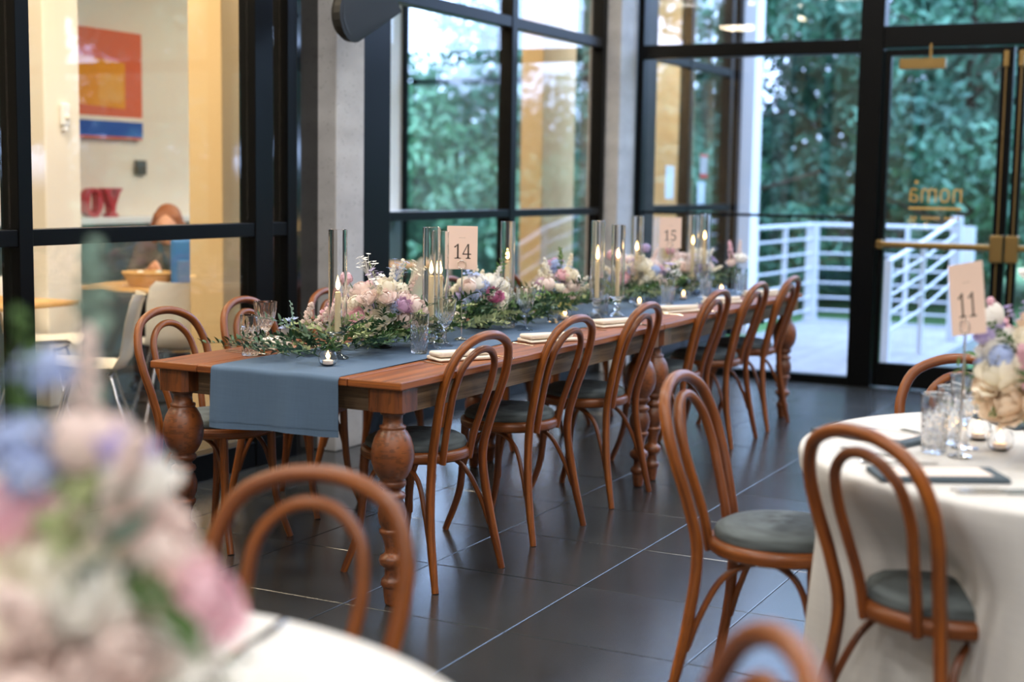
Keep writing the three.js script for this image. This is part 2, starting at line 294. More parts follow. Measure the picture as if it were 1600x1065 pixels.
// ---------------------------------------------------------------- bentwood chairs
function makeChair(mat) {
  const t = thing('bentwood_chair', 'x', 'chair', [0, 0, 0], 0, 'bentwood dining chairs');
  const mir = (p) => [...p, ...p.slice(0, -1).reverse().map((v) => V(-v.x, v.y, v.z))];
  obj('back_frame', bar(mir([V(-.21, 0, -.245), V(-.185, .22, -.203), V(-.158, .44, -.187), V(-.168, .56, -.21), V(-.187, .68, -.244), V(-.186, .765, -.27), V(-.15, .845, -.296), V(-.075, .885, -.31), V(0, .895, -.314)]), (u) => .0165 - .0035 * Math.exp(-((Math.min(u, 1 - u) / .05) ** 2)), 88, 12), mat, t);
  obj('back_loop', bar(mir([V(-.082, .43, -.178), V(-.088, .52, -.194), V(-.102, .62, -.222), V(-.112, .70, -.246), V(-.098, .785, -.274), V(-.052, .832, -.29), V(0, .845, -.294)]), .0135, 56, 10), mat, t);
  const ring = lathe([[.165, .432], [.198, .432], [.206, .44], [.207, .455], [.203, .468], [.192, .473], [.165, .473], [.165, .432]], 44); ring.scale(1, 1, .97);
  obj('seat_ring', ring, mat, t);
  const cu = lathe([[0.0001, .46], [.17, .46], [.186, .468], [.191, .482], [.184, .498], [.16, .511], [.11, .519], [.05, .522], [0.0001, .523]], 40); cu.scale(1, 1, .97); cu.computeVertexNormals();
  const c = obj('cushion', cu, M.cushion, t); c.userData.label = 'grey velvet seat cushion';
  for (const s of [-1, 1]) {
    obj('leg', bar([V(s * .138, .44, .128), V(s * .139, .32, .134), V(s * .148, .16, .148), V(s * .176, 0, .196)], (u) => .0175 - .004 * u, 20, 10), mat, t);
    obj('brace', bar([V(s * .188, .17, -.2), V(s * .172, .27, -.168), V(s * .145, .375, -.115), V(s * .128, .42, -.04), V(s * .124, .424, .02), V(s * .13, .385, .085), V(s * .142, .27, .128), V(s * .15, .17, .137)], .0095, 40, 8), mat, t);
  }
  return t;
}
const chairA = makeChair(M.chair);
let chairFirst = true;
function chair(x, z, deg, label, group) { const a = deg * R; if (chairFirst) { chairFirst = false; chairA.position.set(x, 0, z); chairA.rotation.y = a; tag(chairA, label, 'chair', group); return chairA; } return dup(chairA, [x, 0, z], a, label, group); }
const ORD = ['first', 'second', 'third', 'fourth', 'fifth', 'sixth'];
const AISLE = 'chairs along the aisle side of the long table', WALLS = 'chairs along the window side of the long table';
[[-2.652, -4.455, -96], [-2.655, -5.21, -94], [-2.655, -5.967, -91.5], [-2.655, -6.95, -92], [-2.655, -7.62, -91], [-2.655, -8.27, -90]].forEach(([x, z, a], i) => chair(x, z, a, `${ORD[i]} bentwood chair from the hanging runner end, aisle side of the long table`, AISLE));
[[-3.55, -4.47, 86], [-3.62, -5.1, 92], [-3.62, -5.75, 90], [-3.6, -6.9, 90], [-3.6, -7.55, 88], [-3.6, -8.25, 90]].forEach(([x, z, a], i) => chair(x, z, a, `${ORD[i]} bentwood chair from the hanging runner end, window side of the long table`, WALLS));
chair(-1.415, -1.83, 12, 'blurred bentwood chair back rising behind the white cloth of the near table', 'chairs at the near round table');
chair(-0.7, -1.425, -55, 'blurred bentwood chair top at the bottom edge of the photo', 'chairs at the near round table');
chair(-1.08, -3.78, 90, 'orange bentwood chair with grey cushion standing alone in the aisle', 'chairs at table eleven');
chair(-0.57, -3.395, 148, 'bentwood chair pushed against the white tablecloth of table eleven', 'chairs at table eleven');
chair(-0.69, -4.38, 15, 'bentwood chair on the door side of table eleven, beyond the glasses', 'chairs at table eleven');

// ---------------------------------------------------------------- farm tables
const T = 0.775, TX0 = -3.465, TX1 = -2.41;
const legGeo = (() => {
  const p = [[.0001, 0], [.02, 0], [.024, .01], [.03, .06], [.032, .066], [.037, .07], [.038, .082], [.034, .092], [.026, .098], [.024, .118], [.028, .132], [.04, .142], [.045, .157], [.041, .17], [.03, .176], [.024, .186], [.026, .21], [.034, .238], [.042, .25], [.044, .257], [.042, .264], [.036, .268], [.044, .285], [.049, .31], [.048, .332], [.04, .356], [.034, .364], [.042, .37], [.045, .378], [.042, .387], [.032, .392], [.03, .402], [.04, .408], [.047, .416], [.047, .426], [.04, .433], [.05, .443], [.064, .468], [.072, .497], [.0735, .52], [.071, .545], [.062, .575], [.05, .597], [.042, .604], [.045, .608], [.045, .616], [.035, .62], [.033, .638], [.034, .652], [.042, .656], [.042, .663], [.037, .667], [.037, .674], [.0001, .674]];
  return join([lathe(p, 28)]);
})();
const blockGeo = (() => { const c = .018, h = .066, s = new THREE.Shape([[-h, -h + c], [-h + c, -h], [h - c, -h], [h, -h + c], [h, h - c], [h - c, h], [-h + c, h], [-h, h - c]].map(([x, y]) => new THREE.Vector2(x, y))), g = new THREE.ExtrudeGeometry(s, { depth: .078, bevelEnabled: false }); g.rotateX(-Math.PI / 2); g.translate(0, .668, 0); return metreUV(g, 1, 0, 0, true); })();
function farmTable(z0, z1, label) {
  const zc = (z0 + z1) / 2, xc = (TX0 + TX1) / 2, t = thing('farm_table', label, 'table', [xc, 0, zc], 0, 'long wooden farm tables'), L = Math.abs(z1 - z0) / 2, W = (TX1 - TX0) / 2;
  const n = 5, pw = 2 * W / n;
  for (let i = 0; i < n; i++) obj('plank', metreUV(rbox(-W + i * pw + .0008, -W + (i + 1) * pw - .0008, T - .028, T, -L, L, .006, 2), 1, i * .31, i * .77), M.top, t);
  for (const s of [-1, 1]) { obj('apron', metreUV(rbox(s * (W - .06) - .011, s * (W - .06) + .011, .655, T - .028, -L + .1, L - .1, .002)), M.apron, t); obj('apron', metreUV(rbox(-W + .1, W - .1, .655, T - .028, s * (L - .1) - .011, s * (L - .1) + .011, .002)), M.apron, t); }
  for (const sx of [-1, 1]) for (const sz of [-1, 1]) { const l = obj('leg', legGeo, M.leg, t); l.position.set(sx * (W - .082), 0, sz * (L - .082)); const b = obj('block', blockGeo, M.leg, l); b.rotation.y = sx * sz > 0 ? 0 : Math.PI / 2; }
}
farmTable(-3.95, -6.332, 'turned leg wooden farm table with the hanging runner end');
farmTable(-6.337, -8.705, 'turned leg wooden farm table nearer the entrance doors');
{ // runner
  const x0 = -3.185, x1 = -2.652, y = T + .0025, path = [];
  for (let i = 0; i <= 12; i++) path.push([-3.9435, .562 + (y - .02 - .562) * i / 12]);
  for (let i = 1; i < 6; i++) { const a = i / 6 * Math.PI / 2; path.push([-3.9435 - .018 * (1 - Math.cos(a)), y - .018 + .018 * Math.sin(a)]); }
  for (let i = 0; i <= 60; i++) path.push([-3.965 - i / 60 * 4.725, y]);
  for (let i = 1; i < 6; i++) { const a = i / 6 * Math.PI / 2; path.push([-8.694 - .017 * Math.sin(a), y - .018 * (1 - Math.cos(a))]); }
  for (let i = 0; i <= 6; i++) path.push([-8.711, y - .02 - .2 * i / 6]);
  const len = [0]; for (let i = 1; i < path.length; i++) len.push(len[i - 1] + Math.hypot(path[i][0] - path[i - 1][0], path[i][1] - path[i - 1][1]));
  const sheet = (off) => { const g = grid(28, path.length - 1, (u, v) => { const k = Math.round(v * (path.length - 1)), [z, yy] = path[k], hang = Math.max(0, y - .02 - yy) / .2; return [x0 + (x1 - x0) * u, yy + (hang ? 0.012 * hang * u - .003 * hang * Math.sin(u * 9) : 0.0012 * Math.sin(u * 14 + z * 7) + .0008) - off * (1 - Math.min(1, hang * 9)), z + hang * (.006 + 0.006 * Math.sin(u * 11 + .8) + .004 * Math.sin(u * 23)) - off * Math.min(1, hang * 9) * (z > -6 ? 1 : -1)]; });
    const uv = g.attributes.uv; for (let i = 0; i < uv.count; i++) uv.setXY(i, uv.getX(i) * .53, len[Math.round(uv.getY(i) * (path.length - 1))]); return g; };
  const r = thing('table_runner', 'dusty blue linen runner hanging over the end of the long table', 'table runner');
  obj('cloth', [sheet(0), sheet(.0018)], M.runner, r);
  obj('hem', grid(20, 1, (u, v) => [x0 + (x1 - x0) * u, .585 + v * .0025 + .012 * u, -3.9335 + .006 * Math.sin(u * 11 + .8) + .004 * Math.sin(u * 23)]), M.runner, r);
}
const TY = T + .004;
// ---------------------------------------------------------------- tableware
function cutGlass(outer, seg, cut) { // outer: [r, y, depth of cut]; a closed solid of revolution with cross-hatched cuts
  const nv = outer.length - 1;
  return grid(seg, nv, (u, v) => { const k = Math.round(v * nv), [r, y, c = 0] = outer[k], a = u * 2 * Math.PI, q = r - c * cut(a, y); return [q * Math.sin(a), y, q * Math.cos(a)]; });
}
const spread = (prof, n) => { const out = []; for (let i = 0; i < prof.length - 1; i++) for (let k = 0; k < n; k++) { const t = k / n; out.push(prof[i].map((x, c) => x + ((prof[i + 1][c] ?? 0) - x) * t)); } out.push(prof[prof.length - 1]); return out; };
const diamond = (n, f) => (a, y) => { const p = Math.abs(((a * n / (2 * Math.PI) + y * f) % 1 + 1) % 1 - .5) * 2, q = Math.abs(((a * n / (2 * Math.PI) - y * f) % 1 + 1) % 1 - .5) * 2; return Math.max(0, 1 - 3 * p) + Math.max(0, 1 - 3 * q); };
const tumblerGeo = cutGlass([[.0001, 0, 0], [.03, 0, 0], ...spread([[.031, .004, .0042], [.0355, .105, .0042]], 30), [.036, .112, 0], [.037, .15, 0], [.036, .151, 0], [.0345, .148, 0], [.0335, .11, 0], [.029, .016, 0], [.0001, .014, 0]], 96, diamond(13, 34));
const gobletGeo = cutGlass([[.0001, 0, 0], [.034, 0, 0], [.035, .002, 0], [.02, .006, 0], [.008, .012, 0], ...spread([[.0055, .02, .0006], [.005, .06, .0006]], 4), [.008, .066, 0], [.01, .07, 0], [.008, .075, 0], ...spread([[.014, .08, .002], [.03, .105, .0038], [.0385, .135, .0038]], 9), [.041, .15, 0], [.045, .19, 0], [.044, .191, 0], [.043, .189, 0], [.037, .14, 0], [.027, .105, 0], [.012, .086, 0], [.0001, .083, 0]], 96, diamond(14, 36));
const plainGoblet = gobletGeo;
function flameParts(parent, x, y, z, s, I) {
  const f = obj('flame', put(lathe([[.0001, 0], [.0045 * s, .004 * s], [.0068 * s, .011 * s], [.006 * s, .02 * s], [.003 * s, .032 * s], [.0001, .042 * s]], 12), x, y, z), M.flame, parent);
  obj('wick', put(new THREE.CylinderGeometry(.0009, .0009, .012, 6), x, y - .002, z), M.wick, parent);
  const l = new THREE.PointLight(new THREE.Color().setRGB(1, .55, .2), I); l.position.set(x, y + .016 * s, z); l.shadow.radius = .4; l.castShadow = true; parent.add(l); return f;
}
function hurricane(x, z, h, burn, label) {
  const o = thing('hurricane_candle', label, 'candle holder', [x, TY, z], 0, 'hurricane candles down the long table');
  obj('candlestick', lathe([[.0001, 0], [.042, 0], [.043, .003], [.03, .01], [.014, .018], [.011, .026], [.017, .036], [.019, .046], [.012, .056], [.012, .062], [.022, .068], [.023, .078], [.018, .084], [.037, .092], [.041, .095], [.041, .099], [.0001, .099]], 28), M.crystal, o);
  const y0 = .1; obj('glass_cylinder', [lathe([[.031, y0], [.034, y0], [.034, h], [.0325, h + .001], [.031, h], [.031, y0]], 40)], M.crystal, o);
  const cd = obj('taper_candle', lathe([[.0001, y0], [.0115, y0], [.0108, y0 + burn - .004], [.008, y0 + burn], [.004, y0 + burn - .002], [.0001, y0 + burn - .003]], 18), M.wax, o);
  flameParts(cd, 0, y0 + burn + .006, 0, 1.25, .012);
}
[[-2.925, -4.347, .47, .145, 'tall glass candle cylinder nearest the hanging runner end'], [-2.81, -4.824, .472, .185, 'tall glass candle cylinder beside the first large bouquet, next to sign 14'], [-2.862, -4.985, .452, .175, 'shorter glass candle cylinder tucked behind another beside sign 14'],
  [-3.03, -5.9, .47, .19, 'lone glass candle cylinder in front of the window mullion'], [-2.78, -6.37, .472, .18, 'nearest of three clustered glass candle cylinders mid table'], [-2.85, -6.53, .46, .19, 'glass candle cylinder at the rear of the mid table cluster'], [-2.74, -6.53, .45, .18, 'shortest glass candle cylinder of the mid table cluster'],
  [-2.985, -7.38, .475, .18, 'glass candle cylinder between the pink blooms and sign 15'], [-2.89, -8.02, .475, .2, 'glass candle cylinder nearer sign 15 of the last pair'], [-2.86, -8.14, .478, .225, 'glass candle cylinder nearest the doors']].forEach((a) => hurricane(...a));
function votive(x, y, z, label, group, s = 1) {
  const o = thing('votive_candle', label, 'candle', [x, y, z], 0, group);
  obj('glass_bowl', lathe([[.0001, 0], [.018, 0], [.03, .008], [.0345, .024], [.032, .042], [.027, .05], [.0262, .05], [.031, .041], [.0335, .024], [.029, .009], [.017, .003], [.0001, .003]].map(([r, h]) => [r * s, h * s]), 28), M.crystal, o);
  const c = obj('tealight', lathe([[.0001, .0035], [.017, .0035], [.018, .005], [.018, .018], [.016, .019], [.0001, .018]].map(([r, h]) => [r * s, h * s]), 20), M.tealight, o);
  flameParts(c, 0, .021 * s, 0, .8 * s, .006);
}
[[-2.84, -4.16, 'round glass votive burning alone on the runner near its hanging end'], [-2.87, -6.2, 'round glass votive glowing behind the mid table bottle vase'], [-2.85, -7.1, 'round glass votive in the greenery before sign 15'], [-2.83, -7.72, 'round glass votive beside the small bottle vase'], [-2.8, -8.3, 'round glass votive nearest the far end of the long table']].forEach(([x, z, l]) => votive(x, TY, z, l, 'votives on the long table'));

const protos = {};
function place(kind, make, p, turn, label, group) { if (!protos[kind]) { const o = protos[kind] = make(); o.position.set(...p); o.rotation.y = turn; tag(o, label, o.userData.category, group); return o; } return dup(protos[kind], p, turn, label, group); }
const mkTumbler = () => { const m = obj('crystal_tumbler', tumblerGeo, M.crystal); m.userData.category = 'glass'; return m; };
const mkGoblet = () => { const m = obj('crystal_goblet', gobletGeo, M.crystal); m.userData.category = 'glass'; return m; };
const mkNapkin = () => { const soft = (g, ph) => { const p = g.attributes.position; for (let k = 0; k < p.count; k++) { const x = p.getX(k), y = p.getY(k), z = p.getZ(k); p.setXYZ(k, x * (1 + .03 * Math.sin(z * 60 + ph)), y * (1 + .16 * Math.sin(x * 26 + ph)) + (y > 0 ? .004 * Math.sin(x * 33 + z * 40 + ph) : 0), z * (1 + .08 * Math.sin(x * 18 + ph)) + .006 * Math.sin(x * 22 + ph)); } g.computeVertexNormals(); return g; };
  const m = obj('folded_napkin', [put(soft(new RoundedBoxGeometry(.245, .012, .115, 6, .0058), 1), 0, .0075, 0), put(soft(new RoundedBoxGeometry(.235, .024, .082, 8, .0118), 2.2), 0, .026, -.006)].map((g) => metreUV(g)), M.napkin); m.userData.category = 'napkin'; return m; };
const fl = (pts, d) => { const s = new THREE.Shape(pts.map(([x, y]) => new THREE.Vector2(x, y))), g = new THREE.ExtrudeGeometry(s, { depth: d, bevelEnabled: true, bevelSize: .0006, bevelThickness: .0006, bevelSegments: 1, steps: 1 }); g.rotateX(-Math.PI / 2); return g; };
const mir2 = (p) => [...p, ...p.map(([x, y]) => [-x, y]).reverse()];
const mkFork = () => { const g = [fl(mir2([[.0045, -.1], [.0052, -.07], [.0026, 0], [.0026, .03], [.0095, .045], [.0105, .055]]), .0018)]; for (const x of [-.0092, -.0034, .0024, .0082]) g.push(fl([[x, .053], [x + .0022, .053], [x + .0018, .095], [x + .0006, .095]], .0016)); const m = obj('fork', g, M.steel); m.userData.category = 'cutlery'; return m; };
const mkKnife = () => { const m = obj('knife', [fl([[-.004, -.11], [.004, -.11], [.0055, -.07], [.0045, 0], [-.0045, 0], [-.0055, -.07]], .003), fl([[-.0045, 0], [.0075, .004], [.009, .06], [.006, .1], [-.003, .115], [-.0045, .1]], .0012)], M.steel); m.userData.category = 'cutlery'; return m; };
const mkSpoon = () => { const b = lathe([[.0001, 0], [.01, .001], [.014, .004]], 20); b.scale(1, 1, 1.45); put(b, 0, 0.0005, -.07); const m = obj('spoon', [b, fl(mir2([[.0045, -.1], [.005, -.07], [.0022, .02], [.0022, .052]]), .0018)], M.steel); m.userData.category = 'cutlery'; return m; };
const ZS = [-4.6, -5.33, -6.08, -6.98, -7.66, -8.33];
ZS.forEach((z, i) => {
  const w = `${ORD[i]} place from the hanging runner end, aisle side`, j = (k) => (hash(i + 3, k) - .5) * .04;
  place('nap', mkNapkin, [-2.56 + j(1), T, z + j(2)], 62 * R + j(3) * 4, `cream folded napkin at the ${w}`, 'cream napkins on the long table');
  place('fork', mkFork, [-2.6 + j(4), T + .0006, z + .15 + j(5)], 68 * R + j(6) * 3, `silver fork at the ${w}`, 'cutlery on the long table');
  place('knife', mkKnife, [-2.53 + j(7), T + .0006, z - .14], 70 * R, `silver knife at the ${w}`, 'cutlery on the long table');
  place('spoon', mkSpoon, [-2.5 + j(8), T + .0006, z - .175], 72 * R, `silver spoon at the ${w}`, 'cutlery on the long table');
  if (i < 3 || i === 4) place('goblet', mkGoblet, [-2.8 + j(9), TY, z - .33 + j(1)], 0, `cut crystal goblet at the ${w}`, 'goblets on the long table');
  place('tumbler', mkTumbler, [[-2.763, -2.93, -2.83, -2.75, -2.77, -2.72][i], TY, [-4.657, -5.72, -6.55, -7.25, -7.93, -8.45][i]], i, `cut crystal tumbler at the ${w}`, 'tumblers on the long table');
});
ZS.slice(0, 4).forEach((z0, i) => {
  const z = z0 + .1, w = `${ORD[i]} place from the hanging runner end, window side`;
  dup(protos.nap, [-3.35, T, z], -70 * R, `cream folded napkin at the ${w}`, 'cream napkins on the long table');
  dup(protos.fork, [-3.3, T + .0006, z - .13], -85 * R, `silver fork at the ${w}`, 'cutlery on the long table');
  dup(protos.knife, [-3.32, T + .0006, z + .165], -95 * R, `silver knife at the ${w}`, 'cutlery on the long table');
  dup(protos.spoon, [-3.30, T + .0006, z + .2], -92 * R, `silver spoon at the ${w}`, 'cutlery on the long table');
  dup(protos.goblet, [[-3.29, -3.24, -3.2, -3.25][i], T, [-4.4, -4.98, -5.9, -6.8][i]], 1, `cut crystal goblet at the ${w}`, 'goblets on the long table');
  dup(protos.tumbler, [[-3.255, -3.25, -3.28, -3.25][i], T + .002, [-4.26, -5.2, -6.05, -7][i]], 2, `cut crystal tumbler at the ${w}`, 'tumblers on the long table');
});
// table number cards
function numberCard(p, turn, tilt, num, label, h) {
  const cv = document.createElement('canvas'); cv.width = 256; cv.height = 360; const c = cv.getContext('2d');
  c.fillStyle = '#f1d6c8'; c.fillRect(0, 0, 256, 360); c.fillStyle = '#3b302a'; c.textAlign = 'center'; c.font = '150px serif'; c.save(); c.translate(128, 272); c.scale(.92, 1.15); c.fillText(num, 0, 0); c.restore();
  c.strokeStyle = '#a08c80'; c.lineWidth = 2; c.beginPath(); c.moveTo(100, 100); c.quadraticCurveTo(112, 92, 120, 99); c.moveTo(156, 100); c.quadraticCurveTo(144, 92, 136, 99); c.stroke(); c.fillStyle = '#a08c80'; c.beginPath(); c.arc(128, 98, 2.5, 0, 7); c.fill();
  const t = new THREE.CanvasTexture(cv); t.colorSpace = THREE.SRGBColorSpace;
  const o = thing('table_number', label, 'table sign', [p[0], p[1], p[2]], turn), H = p[3];
  const b = new THREE.BoxGeometry(.127, .178, .0012), m = shade(new THREE.Mesh(b, [M.paper, M.paper, M.paper, M.paper, S({ map: t, roughness: .8 }), M.paper])); m.name = 'card'; m.position.y = H + .065; m.rotation.z = tilt; o.add(m);
  obj('holder', [lathe([[.0001, 0], [.028, 0], [.029, .004], [.012, .008], [.004, .012], [.0001, .012]], 24), bar([V(0, .01, 0), V(0, H / 2, 0), V(0, H - .02, 0)], .0028, 6, 8), put(new THREE.TorusGeometry(.017, .0016, 8, 28), 0, H - .004, .003), put(new THREE.TorusGeometry(.017, .0016, 8, 28), 0, H - .004, -.003)], M.chrome, o);
}
numberCard([-2.86, TY, -5.16, .315], 20 * R, 0, '14', 'blush table number card reading 14 in a wire clip stand');
numberCard([-2.95, TY, -7.8, .31], 12 * R, 0, '15', 'blush table number card reading 15 before the back window');

// ---------------------------------------------------------------- flowers
function rosePetals(Rr, layers, open) {
  const g = [];
  for (let k = 0; k < layers; k++) {
    const f = (k + 1) / layers, rho = Rr * (.3 + .7 * f), n = 3 + Math.round(2.2 * f), top = .12 + open * f * f * 1.25, a0 = k * 1.1, fl_ = .08 + .42 * f * f;
    for (let i = 0; i < n; i++) {
      const ac = a0 + i / n * 2 * Math.PI, tilt = (hash(k + 1, i + 3) - .5) * .36;
      g.push(grid(4, 5, (u, v) => { const ph = Math.PI * .93 + (top + tilt + .16 * Math.abs(u - .5) - Math.PI * .93) * v, w = (1.15 * Math.PI / n) * Math.sin(Math.PI * (.22 + .62 * v)), a = ac + (u - .5) * 2 * w, r = rho * (1 + fl_ * v * v * v + .09 * Math.sin(u * 7 + k * 2 + i * 3) * v * v), y = Math.cos(ph) * rho * (1 + .12 * v); return [r * Math.sin(ph) * Math.sin(a), y + Rr * .25, r * Math.sin(ph) * Math.cos(a)]; }));
    }
  }
  return join(g);
}
const floret = (s, n = 4) => { const g = []; for (let i = 0; i < n; i++) g.push(put(grid(2, 2, (u, v) => { const w = Math.sin(Math.PI * (.12 + .8 * v)) * .42; return [(u - .5) * 2 * w * s, s * (.12 * v - .25 * v * v * Math.abs(u - .5)), v * s]; }), 0, 0, 0, 0, i / n * 2 * Math.PI)); return join(g); };
const onBall = (n, r, f, lo = -.3) => { const g = []; for (let i = 0; i < n; i++) { const y = lo + (1 - lo) * (i + .5) / n, a = i * 2.39996, q = Math.sqrt(Math.max(0, 1 - y * y)), d = V(q * Math.sin(a), y, q * Math.cos(a)), m = f(i).clone(); m.applyQuaternion(new THREE.Quaternion().setFromUnitVectors(V(0, 1, 0), d)); { const q2 = r * (.68 + .45 * hash(i, n)); m.translate(d.x * q2, d.y * q2 + r * .3, d.z * q2); }; g.push(m); } return join(g); };
const F1 = floret(.012), F2 = floret(.009, 5);
const BL = {
  peony: rosePetals(.042, 6, 1.05), rose: rosePetals(.03, 6, .9), bud: rosePetals(.022, 4, .55), tulip: rosePetals(.034, 3, .35),
  ranunculus: rosePetals(.026, 8, .8), hydrangea: onBall(46, .042, () => F1), pom: onBall(60, .018, () => F2, -.8),
  daisy: join([...Array(16)].map((_, i) => put(grid(1, 3, (u, v) => [(u - .5) * .009 * Math.sin(Math.PI * (.15 + .75 * v)), .004 + .006 * v, .006 + v * .022]), 0, 0, 0, 0, i / 16 * 2 * Math.PI)).concat([put(new THREE.SphereGeometry(.006, 10, 6), 0, .004, 0)])),
  stock: join([...Array(16)].map((_, i) => put(onBall(5, .006, () => F2, -.2), .014 * Math.sin(i * 2.4) * (1.2 - i / 16), i * .0075, .014 * Math.cos(i * 2.4) * (1.2 - i / 16), rr(-.5, .5), i * 2.4))),
  spray: join([...Array(14)].map((_, i) => { const a = i * 2.4, q = .012 + .03 * (i % 5) / 5, y = .03 + .012 * (i % 4); return join([put(F2.clone(), q * Math.sin(a), y, q * Math.cos(a), rr(-.4, .4)), bar([V(0, -.03, 0), V(q * .4 * Math.sin(a), y * .4, q * .4 * Math.cos(a)), V(q * Math.sin(a), y, q * Math.cos(a))], .0006, 3, 4)]); })),
};
const leafGeo = (l, w) => grid(2, 5, (u, v) => { const q = w * Math.sin(Math.PI * Math.pow(v, .75)) * (u - .5); return [q, .12 * l * Math.sin(v * 2.6) + Math.abs(u - .5) * w * .25, v * l]; });
function sprig(n, len, lw, lh, s0, bend = .3) { // stem along +z with paired leaves
  const g = [bar([V(0, 0, 0), V(0, len * bend * .5, len * .5), V(0, len * bend * .4, len)], (u) => .0018 - .0012 * u, 8, 5)];
  for (let i = 0; i < n; i++) { const t = (i + .7) / (n + .2), y = len * bend * (t < .5 ? t : .5 - (t - .5) * .2), h = hash(i, s0); const q = put(leafGeo(lh * (1 - .45 * t) * (.8 + .4 * h), lw * (1 - .35 * t)), 0, 0, 0, -.3 + hash(i + 9, s0) * .9 - .35, 0, (hash(i + 4, s0) - .5) * 1.2); put(q, 0, 0, 0, 0, (i % 2 ? 1 : -1) * (.7 + .5 * h)); g.push(put(q, 0, y, len * t)); }
  return join(g);
}
const SPR = { ruscus: [0, 1, 2].map((k) => sprig(16, .24, .016, .055, k + 1, .25)), pitto: [0, 1, 2].map((k) => sprig(22, .16, .017, .034, k + 5, .3)), euca: [0, 1].map((k) => sprig(14, .14, .022, .022, k + 9, .1)), broad: [0, 1].map((k) => sprig(7, .16, .034, .075, k + 12, .3)) };
const aim = (m, p, d, roll = 0) => { m.position.set(...p); m.quaternion.setFromUnitVectors(V(0, 1, 0), V(...d).normalize()).multiply(new THREE.Quaternion().setFromAxisAngle(V(0, 1, 0), roll)); return m; };
const aimZ = (m, p, d, roll = 0) => { m.position.set(...p); m.quaternion.setFromUnitVectors(V(0, 0, 1), V(...d).normalize()).multiply(new THREE.Quaternion().setFromAxisAngle(V(0, 0, 1), roll)); return m; };
const stemTo = (o, a, b) => obj('stem', bar([V(...a), V((a[0] + b[0]) / 2, (a[1] + b[1]) / 2 + .01, (a[2] + b[2]) / 2), V(...b)], .0016, 5, 5), M.stem, o);
// blooms: [kind, colour, x, y, z, size] relative to the vase's foot; the bloom looks away from the middle of the bunch
function arrangement(p, turn, label, blooms, greens, vase, mid = .1) {
  const o = thing('flower_arrangement', label, 'flowers', p, turn, 'bouquets');
  if (vase === 'bowl') obj('vase', lathe([[.0001, 0], [.04, 0], [.042, .004], [.02, .014], [.02, .022], [.05, .04], [.062, .075], [.06, .078], [.047, .043], [.0001, .03]], 28), M.dark, o).userData.label = 'dark footed bowl';
  if (vase === 'bottle') obj('vase', lathe([[.0001, 0], [.026, 0], [.028, .006], [.028, .055], [.022, .07], [.01, .082], [.01, .1], [.012, .102], [.0095, .102], [.0085, .083], [.02, .069], [.0262, .054], [.026, .008], [.0001, .005]], 28), M.crystal, o).userData.label = 'clear glass bottle';
  if (vase === 'cube') obj('vase', [rbox(-.03, .03, 0, .006, -.03, .03, .002), ...[-1, 1].flatMap((s) => [rbox(s * .029 - .0015, s * .029 + .0015, .006, .062, -.03, .03, .001), rbox(-.03, .03, .006, .062, s * .029 - .0015, s * .029 + .0015, .001)])], M.thin, o).userData.label = 'small square glass vase';
  if (vase === 'flute') obj('vase', lathe([[.0001, 0], [.026, 0], [.024, .006], [.026, .12], [.028, .125], [.0265, .125], [.0235, .008], [.0001, .006]], 24), M.thin, o).userData.label = 'clear glass flute vase';
  for (const [k, c, x, y, z, s = 1] of blooms) { const m = obj(k === 'spray' ? 'blossom_spray' : k === 'pom' ? 'scabiosa' : k, BL[k], petalMat[c], o); const d = [x, (y - mid) * 1.0 + .05, z]; aim(m, [x, y, z], d, x * 40); m.scale.setScalar(s); stemTo(o, [x * .12, .05, z * .12], [x * .96, y - .01, z * .96]); }
  for (const [k, mat, x, y, z, dx, dy, dz, s = 1] of greens) { const m = obj(k === 'broad' ? 'leaf_stem' : 'leaf_sprig', pick(SPR[k]), M[mat], o); aimZ(m, [x, y, z], [dx, dy, dz], rr(0, 6)); m.scale.setScalar(s); }
  return o;
}
function dome(r, h, y0, list, n, extra = []) { // spread blooms evenly over a dome
  const out = [...extra]; for (let i = 0; i < n; i++) { const t = (i + .5) / n, a = i * 2.39996 + .4, el = Math.asin(.02 + .95 * t), q = Math.cos(el), [k, c, s] = list[i % list.length], j = rr(.86, 1.1); out.push([k, c, r * q * Math.sin(a) * j, y0 + h * Math.sin(el) * j, r * q * Math.cos(a) * j, s]); } return out;
}
const ruff = (n, r, y, kinds, up = .2) => [...Array(n)].map((_, i) => { const a = i / n * 2 * Math.PI + rr(-.2, .2), [k, m] = kinds[i % kinds.length]; return [k, m, r * .45 * Math.sin(a), y + rr(-.015, .02), r * .45 * Math.cos(a), Math.sin(a), up + rr(-.2, .35), Math.cos(a), rr(.7, 1.05)]; });
const MIX1 = [['peony', 'cream', .85], ['rose', 'blush', 1.05], ['hydrangea', 'blue', .72], ['peony', 'blush', .8], ['hydrangea', 'cream', .75], ['ranunculus', 'pink', 1.1], ['spray', 'white', 1], ['stock', 'cream', .9], ['rose', 'white', .9], ['stock', 'white', .8], ['bud', 'blush', 1.1], ['spray', 'lav', .9], ['hydrangea', 'lav', .6], ['stock', 'blush', .8]];
